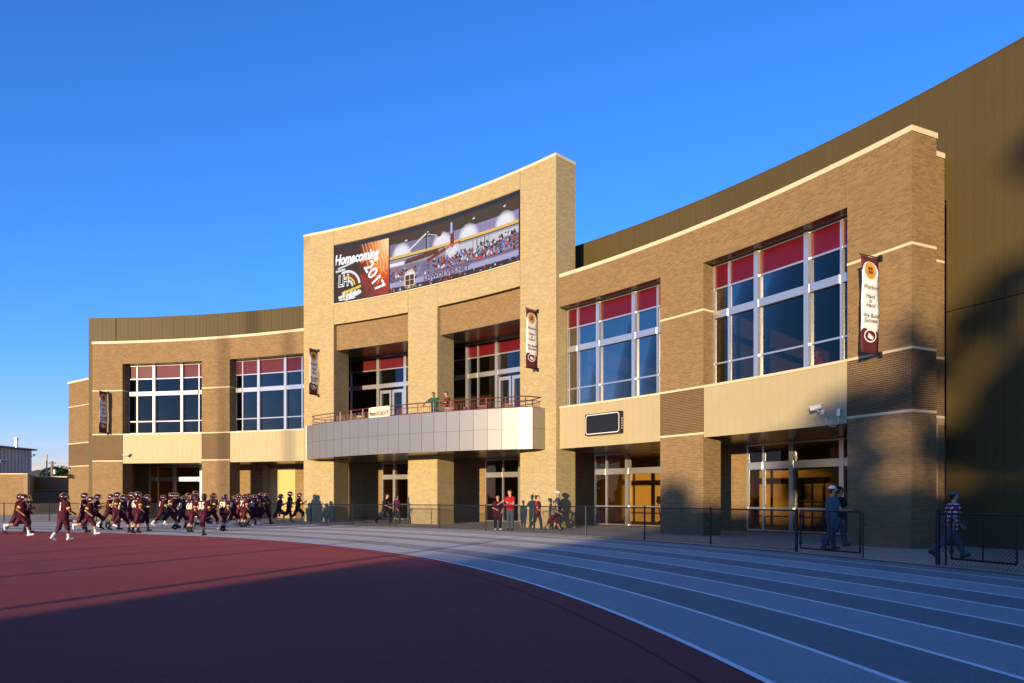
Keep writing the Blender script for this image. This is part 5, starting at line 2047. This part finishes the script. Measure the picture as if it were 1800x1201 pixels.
# x in the photograph, distance, standing height, heading (deg, 0=+X, 90=away), pose, number, skin, socks/shoes, label
PL = [
    (31, 30.2, 1.86, 20, 0, '4', 2, 1, 'football player half hidden behind number 76 at the far left'),
    (38, 28.3, 1.80, 22, 1, '76', 1, 0, 'football player number 76 running at the far left edge'),
    (46, 31.0, 1.70, 15, 2, '21', 2, 1, 'shorter football player just ahead of number 76'),
    (111, 25.4, 1.76, 62, 4, '1', 2, 0, 'football player number 1 jogging alone on the maroon surface'),
    (146, 31.0, 1.82, 30, 2, '24', 0, 1, 'football player at the left of the trio, number 24'),
    (156, 29.4, 1.70, 25, 1, '12', 0, 0, 'football player number 12 with pale blue shoes in front of the trio'),
    (167, 33.6, 1.85, 30, 0, '33', 0, 1, 'football player number 33 at the right of the trio'),
    (191, 36.5, 1.88, 10, 0, '2', 0, 0, 'football player seen sideways in front of the left brick pier'),
    (204, 33.6, 1.88, 35, 3, '6', 1, 1, 'football player just behind number 52'),
    (214, 31.0, 1.78, 40, 1, '52', 1, 1, 'football player number 52 with black socks'),
    (229, 33.5, 1.84, 30, 2, '54', 0, 0, 'football player hidden behind number 61'),
    (241, 30.4, 1.86, 62, 3, '61', 0, 1, 'stocky football player number 61 running before the glazed left doors'),
    (256, 32.0, 1.72, 35, 2, '9', 2, 1, 'shorter football player number 9 trailing just right of number 61'),
    (283, 39.0, 1.82, 40, 0, '51', 0, 0, 'football player number 51 with one heel kicked up'),
    (299, 35.0, 1.90, 40, 1, '17', 1, 1, 'tall football player number 17 in front of the glazed door'),
    (308, 37.0, 1.84, 50, 2, '11', 0, 1, 'football player number 11 right of the tall number 17'),
    (319, 34.0, 1.76, 50, 0, '13', 0, 1, 'slim football player number 13 left of broad number 68'),
    (329, 35.5, 1.82, 55, 2, '25', 1, 0, 'football player mostly hidden behind number 68'),
    (336, 31.4, 1.70, 70, 3, '68', 0, 1, 'broad football player number 68 seen from behind'),
    (341, 37.0, 2.02, 60, 1, '55', 2, 0, 'very tall football player whose helmet rises above number 68'),
    (357, 28.3, 1.76, 66, 2, '35', 2, 1, 'bareheaded football player number 35 nearest the camera'),
    (372, 34.2, 1.88, 60, 1, '7', 1, 0, 'football player number 7 with white socks right of the bareheaded player'),
    (394, 32.4, 1.76, 70, 3, '59', 0, 1, 'stocky football player number 59 running alone between the two packs'),
    (409, 37.0, 1.78, 45, 0, '22', 0, 0, 'football player number 22 close behind the shoulder of number 59'),
    (418, 38.0, 1.80, 45, 2, '42', 1, 1, 'football player left of number 71'),
    (429, 37.0, 1.80, 60, 3, '71', 0, 1, 'football player number 71 in the middle of the right-hand pack'),
    (435, 39.5, 1.90, 55, 1, '82', 1, 0, 'football player behind number 71 with raised helmet'),
    (445, 38.5, 1.84, 60, 0, '64', 0, 1, 'football player number 64 between 71 and 15 in the pack'),
    (457, 39.0, 1.86, 68, 3, '15', 0, 0, 'football player number 15 with white socks at the front of the pack'),
    (466, 41.0, 1.92, 60, 1, '77', 2, 1, 'tall football player number 77 ahead of the pack'),
    (490, 42.3, 1.90, 15, 0, '3', 0, 0, 'football player running first of three before the coiling door'),
    (508, 43.2, 1.98, 25, 2, '24', 2, 1, 'football player in the middle of three before the coiling door'),
    (523, 43.6, 1.98, 20, 0, '7', 2, 0, 'football player leading the pack beside the cream tower'),
]
skin_cache = {}
for (xp, Z, H, hd_, pi, num, sk, so_, lb) in PL:
    d_ = PARTS[pi]
    x, y = at(xp, Z)
    r_h = math.hypot(x - CX, y - CY)
    zg = 0.008 if r_h < 45.8 else 0.016
    t = thing('person', lb, 'football player', (x, y, zg), R_(hd_), 'football players in maroon running onto the track')
    kk = H / 1.86
    t.scale = (kk, kk, kk)
    key = ('body', pi, sk)
    if key not in skin_cache:
        me = d_['body'].copy() if sk else d_['body']
        me.materials.clear()
        me.materials.append(M[SKINS[sk]])
        skin_cache[key] = me
    obj('body', skin_cache[key], t)
    obj('jersey', d_['jersey'], t)
    obj('trousers', d_['trousers'], t)
    key = ('num', pi, num)
    if key not in skin_cache:
        skin_cache[key] = number_mesh(pi, num)
    obj('number', skin_cache[key], t)
    for sd in 'LR':
        for part, alt in (('sock', 'sock_k'), ('shoe', 'shoe_k')):
            key = (part, pi, sd, so_)
            if key not in skin_cache:
                me = d_[part + sd].copy() if so_ else d_[part + sd]
                if so_:
                    me.materials.clear()
                    me.materials.append(M[alt])
                skin_cache[key] = me
            obj(part, skin_cache[key], t)
        obj('sleeve_trim', d_['cuff' + sd], t)
    if num == '35':
        obj('hair', d_['fig'].hair_mesh(M['hair_d'], 0.02, thick=0.022), t)
    else:
        hm = obj('helmet', d_['helmet'], t)
        obj('stripe', d_['helmet_stripe'], hm)
        obj('badge', d_['helmet_badge'], hm)
        obj('face_mask', d_['face_mask'], hm)
# helmet carried by number 35
x, y = at(369, 28.6)
hm = thing('helmet', 'maroon football helmet carried low by the bareheaded player', 'helmet', (x, y, 0.62), 1.0)
fg = PARTS[2]['fig']
hcc = fg.J['head'] + fg.J['hu'] * 0.03
for nm_ in ('helmet', 'helmet_stripe', 'face_mask', 'helmet_badge'):
    o = obj({'helmet': 'shell', 'helmet_stripe': 'stripe', 'face_mask': 'face_mask', 'helmet_badge': 'badge'}[nm_], PARTS[2][nm_], hm)
    o.location = (-hcc[0], -hcc[1], -hcc[2])


# --- everybody else, one by one
def person(label, pos, z, heading, H, pose, skin, top, bottom, shoes, hair=None, cap=None, sleeves=0.24, short=False, glasses=False, longtop=0.0, pony=False, hairlong=0.0, logo=None, toplook=None, bagcol=None):
    fg = Fig(H, **pose)
    t = thing('person', label, 'person', (pos[0], pos[1], z), R_(heading))
    obj('body', fg.body_mesh(M[skin]), t)
    obj('face_features', fg.eyes_mesh(M['eye']), t)
    J, k = fg.J, fg.k
    tp = fg.torso(0.016)
    if longtop:
        tp = tp + [(J['hip'] + np.array([0, v_, -longtop]), J['waist'] + np.array([0, v_, 0]), (0.125 * fg.bd) * k, 0.115 * fg.bd * k) for v_ in (-0.08, 0.08)]
    obj('shirt', surf('shirt', tp + fg.arm('L', 0, sleeves, 0.020) + fg.arm('R', 0, sleeves, 0.020), top, 0.03 * k, 0.016), t)
    tr = [(J['hip'] + np.array([0, v_, -0.04]), J['hip'] + np.array([0, v_, 0.04]), 0.105 * fg.bd * k, 0.104 * fg.bd * k) for v_ in (-0.08 * k, 0.08 * k)]
    e1 = 0.50 if short else 0.985
    ex = 0.030 if short else 0.018
    obj('shorts' if short else 'trousers', surf('trousers', tr + fg.leg('L', 0, e1, ex) + fg.leg('R', 0, e1, ex), bottom, 0.025 * k, 0.016), t)
    for sd in 'LR':
        obj('shoe', fg.shoe_mesh(sd, shoes), t)
    if hair is not None:
        obj('hair', fg.hair_mesh(hair, hairlong, pony), t)
    if cap is not None:
        obj('cap', fg.cap_mesh(cap), t)
    if glasses:
        obj('sunglasses', fg.glasses_mesh(M['eye']), t)
    if logo:
        w_, m_l, side_ = logo
        mb = MB()
        c = J['chest']
        ys = np.array([-0.08, 0.08, 0.09, 0.02, -0.07]) * 1.0
        zs = c[2] + np.array([-0.03, -0.04, 0.01, 0.05, 0.02])
        X0 = np.full(5, c[0] + 0.4)
        for _ in range(14):
            X0 -= np.clip(sdf(tp, [X0, ys, zs], 0.03 * k), -0.02, 0.2) * 0.9
        obj('shirt_print', mesh('shirt_print', [(x + 0.012, y, z_) for x, y, z_ in zip(X0, ys, zs)], [(0, 1, 2, 3, 4)], m_l), t)
    return t, fg


walk = lambda a=24, b=8, c=-20, d=22, **kw: dict(dict(lean=3, legs=((a, b), (c, d)), arms=((-18, 6, 18), (20, 6, 22))), **kw)
stand_ = lambda **kw: dict(dict(lean=1, legs=((2, 3, 3), (-2, 3, 3)), arms=((4, 6, 15), (4, 6, 15))), **kw)
red = cloth_mat('red_polo_cloth', (0.30, 0.012, 0.030))
dred = cloth_mat('dark_red_tee_cloth', (0.19, 0.014, 0.024))
black = cloth_mat('black_cloth', (0.010, 0.010, 0.012))
navy = cloth_mat('navy_cloth', (0.022, 0.040, 0.085))
teeb = cloth_mat('slate_blue_tee_cloth', (0.075, 0.105, 0.140))
maroon_c = cloth_mat('dark_maroon_cloth', (0.055, 0.006, 0.022))
greyc = cloth_mat('grey_tee_cloth', (0.14, 0.125, 0.10))
dgreen = cloth_mat('dark_green_tee_cloth', (0.010, 0.085, 0.070))
shorts_m = cloth_mat('maroon_shorts_cloth', (0.090, 0.008, 0.018))
purp = cloth_mat('purple_print_cloth', (0.12, 0.02, 0.09), 0.5)
shoe_d = mat('dark_leather_shoe', (0.03, 0.018, 0.012), 0.5)
shoe_br = mat('brown_boot', (0.12, 0.05, 0.025), 0.6)
whitecap = cloth_mat('white_cap_cloth', (0.72, 0.72, 0.70))
greycap = cloth_mat('grey_cap_cloth', (0.10, 0.13, 0.13))
logo_w = mat('pale_shirt_print', (0.6, 0.62, 0.62), 0.7)

# plaid shirt: red, white and navy checks
plaid = cloth_mat('red_white_plaid_cloth', (0.5, 0.5, 0.5))
t_ = plaid.node_tree
b_ = t_.nodes['Principled BSDF']
tc_ = N(t_, 'ShaderNodeTexCoord')
ws = []
for ax in range(3):
    sp_ = N(t_, 'ShaderNodeSeparateXYZ')
    t_.links.new(tc_.outputs['Object'], sp_.inputs[0])
    if ax == 2:
        src_ = sp_.outputs[2]
    else:
        ad_ = N(t_, 'ShaderNodeMath', operation='ADD')
        t_.links.new(sp_.outputs[0], ad_.inputs[0])
        t_.links.new(sp_.outputs[1], ad_.inputs[1])
        src_ = ad_.outputs[0]
    ml_ = N(t_, 'ShaderNodeMath', operation='MULTIPLY')
    ml_.inputs[1].default_value = 60.0
    t_.links.new(src_, ml_.inputs[0])
    sn_ = N(t_, 'ShaderNodeMath', operation='SINE')
    t_.links.new(ml_.outputs[0], sn_.inputs[0])
    gt_ = N(t_, 'ShaderNodeMath', operation='GREATER_THAN')
    gt_.inputs[1].default_value = 0.1
    t_.links.new(sn_.outputs[0], gt_.inputs[0])
    ws.append(gt_.outputs[0])
su_ = N(t_, 'ShaderNodeMath', operation='ADD')
t_.links.new(ws[0], su_.inputs[0])
t_.links.new(ws[2], su_.inputs[1])
cr_ = N(t_, 'ShaderNodeValToRGB')
cr_.color_ramp.interpolation = 'CONSTANT'
cr_.color_ramp.elements[0].color = (0.03, 0.02, 0.07, 1)
cr_.color_ramp.elements[1].position = 0.66
cr_.color_ramp.elements[1].color = (0.55, 0.55, 0.60, 1)
el_ = cr_.color_ramp.elements.new(0.33)
el_.color = (0.26, 0.03, 0.05, 1)
dv_ = N(t_, 'ShaderNodeMath', operation='MULTIPLY')
dv_.inputs[1].default_value = 0.45
t_.links.new(su_.outputs[0], dv_.inputs[0])
t_.links.new(dv_.outputs[0], cr_.inputs[0])
t_.links.new(cr_.outputs[0], b_.inputs['Base Color'])

ZS = 0.016
person('man in slate blue tee, jeans and pale cap leaning on the gate at right', at(1461, 20.3), ZS, 4, 1.90,
       dict(lean=4, legs=((12, 6), (-14, 10)), arms=((22, 8, 62, 10), (26, 8, 60, 10))), 'skin_a', teeb, M['denim'], shoe_br, M['hair_b'], whitecap, 0.26, logo=(0.1, logo_w, 1))
person('man in dark navy shirt and dark cap half hidden behind the blue tee', at(1474, 21.7), ZS, 2, 1.93,
       dict(lean=3, legs=((22, 10), (-26, 22)), arms=((-10, 8, 40), (30, 8, 60))), 'skin_b', black, M['denim'], shoe_br, M['hair_d'], black, 0.26)
person('man in red plaid shirt, jeans and grey cap striding behind the right fence', at(1672, 17.6), ZS, -2, 1.80,
       dict(lean=7, legs=((30, 8), (-30, 24)), arms=((22, 6, 22), (-22, 8, 18))), 'skin_a', plaid, M['denim'], shoe_d, M['hair_d'], greycap, 0.27, longtop=0.05)
person('man in black printed tee and jeans walking by the left doors', at(677, 39.8), ZS, -15, 1.83,
       dict(lean=6, legs=((22, 10), (-24, 30)), arms=((-8, 8, 12), (18, 8, 50)), head=(22, 0), build=1.15), 'skin_a', black, M['denim_d'], shoe_d, M['hair_b'], None, 0.40, logo=(0.1, logo_w, 1))
person('woman in purple print top carrying a bag behind the man in black', at(697, 40.6), ZS, -35, 1.72,
       dict(lean=3, legs=((18, 10), (-18, 24)), arms=((-6, 8, 20), (12, 8, 25)), fem=True), 'skin_b', purp, M['denim_d'], shoe_br, M['hair_b'], None, 0.40, hairlong=0.08)
person('woman in loose dark maroon top and sunglasses standing by the fence', at(875, 33.4), ZS, -75, 1.66,
       dict(lean=0, legs=((2, 3, 4), (-2, 3, 4)), arms=((4, 22, 30, 25), (20, 20, 50, 30)), build=1.28, belly=0.03, fem=True), 'skin_a', maroon_c, black, M['shoe_w'], M['hair_b'], None, 0.40, glasses=True, longtop=0.16)
person('man in red polo and jeans resting an arm on the woman in maroon', at(897, 33.3), ZS, -120, 1.93,
       dict(lean=0, legs=((3, 3, 3), (-3, 3, 3)), arms=((30, 12, 75, 25), (52, 30, 12, -10)), head=(4, -35)), 'skin_a', red, M['denim'], shoe_br, M['hair_d'], None, 0.25)
person('woman in dark red tee with a ponytail walking past the tower', at(945, 33.4), ZS, -25, 1.68,
       dict(lean=2, legs=((16, 8), (-14, 30)), arms=((6, 8, 30), (10, 8, 50)), fem=True), 'skin_a', dred, M['denim_d'], shoe_br, M['hair_d'], None, 0.25, glasses=True, pony=True)
person('boy in grey tee and maroon shorts striding beside the white-capped man', at(972, 32.5), ZS, -8, 1.50,
       dict(lean=6, legs=((32, 10), (-32, 14)), arms=((-38, 10, 20), (35, 8, 30)), head=(10, 0)), 'skin_b', greyc, shorts_m, M['shoe_k'], M['hair_b'], None, 0.26, short=True)
person('man in white cap and dark navy tee behind the boy', at(979, 34.2), ZS, -5, 1.88,
       dict(lean=4, legs=((14, 8), (-14, 16)), arms=((10, 8, 30), (-8, 8, 20)), build=1.1), 'skin_b', navy, M['denim_d'], shoe_d, M['hair_g'], whitecap, 0.26)
person('man in dark green tee leaning over the balcony railing', (at(764, 38.6)[0], 38.6), 5.53, -95, 1.86,
       dict(lean=10, legs=((3, 3), (-3, 3)), arms=((48, 12, 35, 10), (30, 60, 15, -20)), head=(18, -20)), 'skin_b', dgreen, M['denim_d'], shoe_d, M['hair_d'], None, 0.25)
person('man in maroon plaid shirt beside the man in green on the balcony', (at(788, 38.4)[0], 38.4), 5.53, -150, 1.86,
       dict(lean=8, legs=((3, 3), (-3, 3)), arms=((40, 10, 60, 30), (30, 10, 70, 30)), head=(10, 0)), 'skin_a', cloth_mat('maroon_plaid_cloth', (0.12, 0.03, 0.03), 0.6), M['denim_d'], shoe_d, M['hair_d'], None, 0.38)
# three people behind the big right-hand window
pinkt = cloth_mat('red_team_tee_cloth', (0.36, 0.03, 0.03))
for (a, R__, hh, hd_, lb) in ((29.2, 53.2, 1.8, 200, 'person in a red cap and tee behind the right upper window'), (27.4, 53.4, 1.9, 190, 'person in a red tee at the right end of the upper window'),
                              (31.9, 54.2, 1.7, 230, 'person standing deeper inside the right upper window')):
    q = P(a, R__)
    person(lb, q, 5.91, hd_, hh, stand_(), 'skin_a', pinkt, M['denim_d'], shoe_d, M['hair_b'], pinkt if 'cap' in lb else None, 0.26)

# maroon chairs on the balcony
def chair(pos, rz, label):
    t = thing('chair', label, 'chair', (*pos, 5.53), rz, 'maroon chairs on the balcony')
    MB().box(-0.24, 0.24, -0.24, 0.24, 0.42, 0.46).obj('seat', M['rail'], t)
    MB().box(-0.24, 0.24, 0.21, 0.25, 0.50, 0.95).obj('backrest', M['rail'], t)
    for sx in (-1, 1):
        for sy in (-1, 1):
            MB().tube((sx * 0.21, sy * 0.21, 0), (sx * 0.21, sy * 0.21, 0.93 if sy > 0 else 0.42), 0.015, 5).obj('leg', M['rail'], t)
    return t


CH = [(0.14, 1.0), (0.20, 1.1), (0.26, 1.0), (0.31, 1.2), (0.62, 1.1), (0.68, 1.0), (0.74, 1.15), (0.80, 1.05), (0.90, 1.0)]
for i, (t0_, off) in enumerate(CH):
    chair(bal(t0_, off), R_(-35 + 15 * (i % 3)), ['maroon chair at the far left end of the balcony', 'second maroon chair from the left end of the balcony', 'maroon chair between the left balcony door and the sign', 'maroon chair just left of the painted cloth sign', 'maroon chair just right of the two men on the balcony', 'maroon chair under the first thick mullion right of the men', 'maroon chair before the middle of the right tower glazing', 'maroon chair just left of the right balcony door', 'maroon chair at the far right end of the balcony'][i])

# exercise machine in the weight room
tm = thing('treadmill', 'dark treadmill behind the lower right-hand tower-side window', 'treadmill', (*P(42.0, 57.2)[:2], 0.05), R_(42 + 90))
MB().box(-0.9, 0.9, -0.38, 0.38, 0.08, 0.24).obj('deck', M['black'], tm)
for sy in (-1, 1):
    MB().path([(0.75, 0.36 * sy, 0.2), (0.95, 0.36 * sy, 1.25), (0.35, 0.36 * sy, 1.05)], 0.03, 6).obj('upright', M['black'], tm)
MB().obox((0.92, 0, 1.38), (0.10, 0, 0.05), (0, 0.40, 0), (-0.03, 0, 0.16)).obj('console', M['black'], tm)
for a, R__, lb in ((34.6, 57.5, 'weight rack behind the glass of the right lower doors'), (32.4, 58.0, 'second weight rack further right behind the right lower doors')):
    rk = thing('weight_rack', lb, 'weight rack', (*P(a, R__)[:2], 0.05), R_(a + 90))
    for sx in (-0.55, 0.55):
        for sy in (-0.5, 0.5):
            MB().tube((sx, sy, 0), (sx, sy, 2.4), 0.04, 4).obj('upright', M['black'], rk)
    for z in (0.05, 1.3, 2.35):
        MB().tube((-0.55, -0.5, z), (0.55, -0.5, z), 0.03, 4).obj('crossbar', M['black'], rk)
    MB().tube((-0.95, -0.6, 1.35), (0.95, -0.6, 1.35), 0.02, 6).obj('bar', M['alu'], rk)
    for sx in (-0.8, 0.8):
        MB().tube((sx - 0.04, -0.6, 1.35), (sx + 0.04, -0.6, 1.35), 0.22, 12).obj('plate', M['black'], rk)
#@@END@@
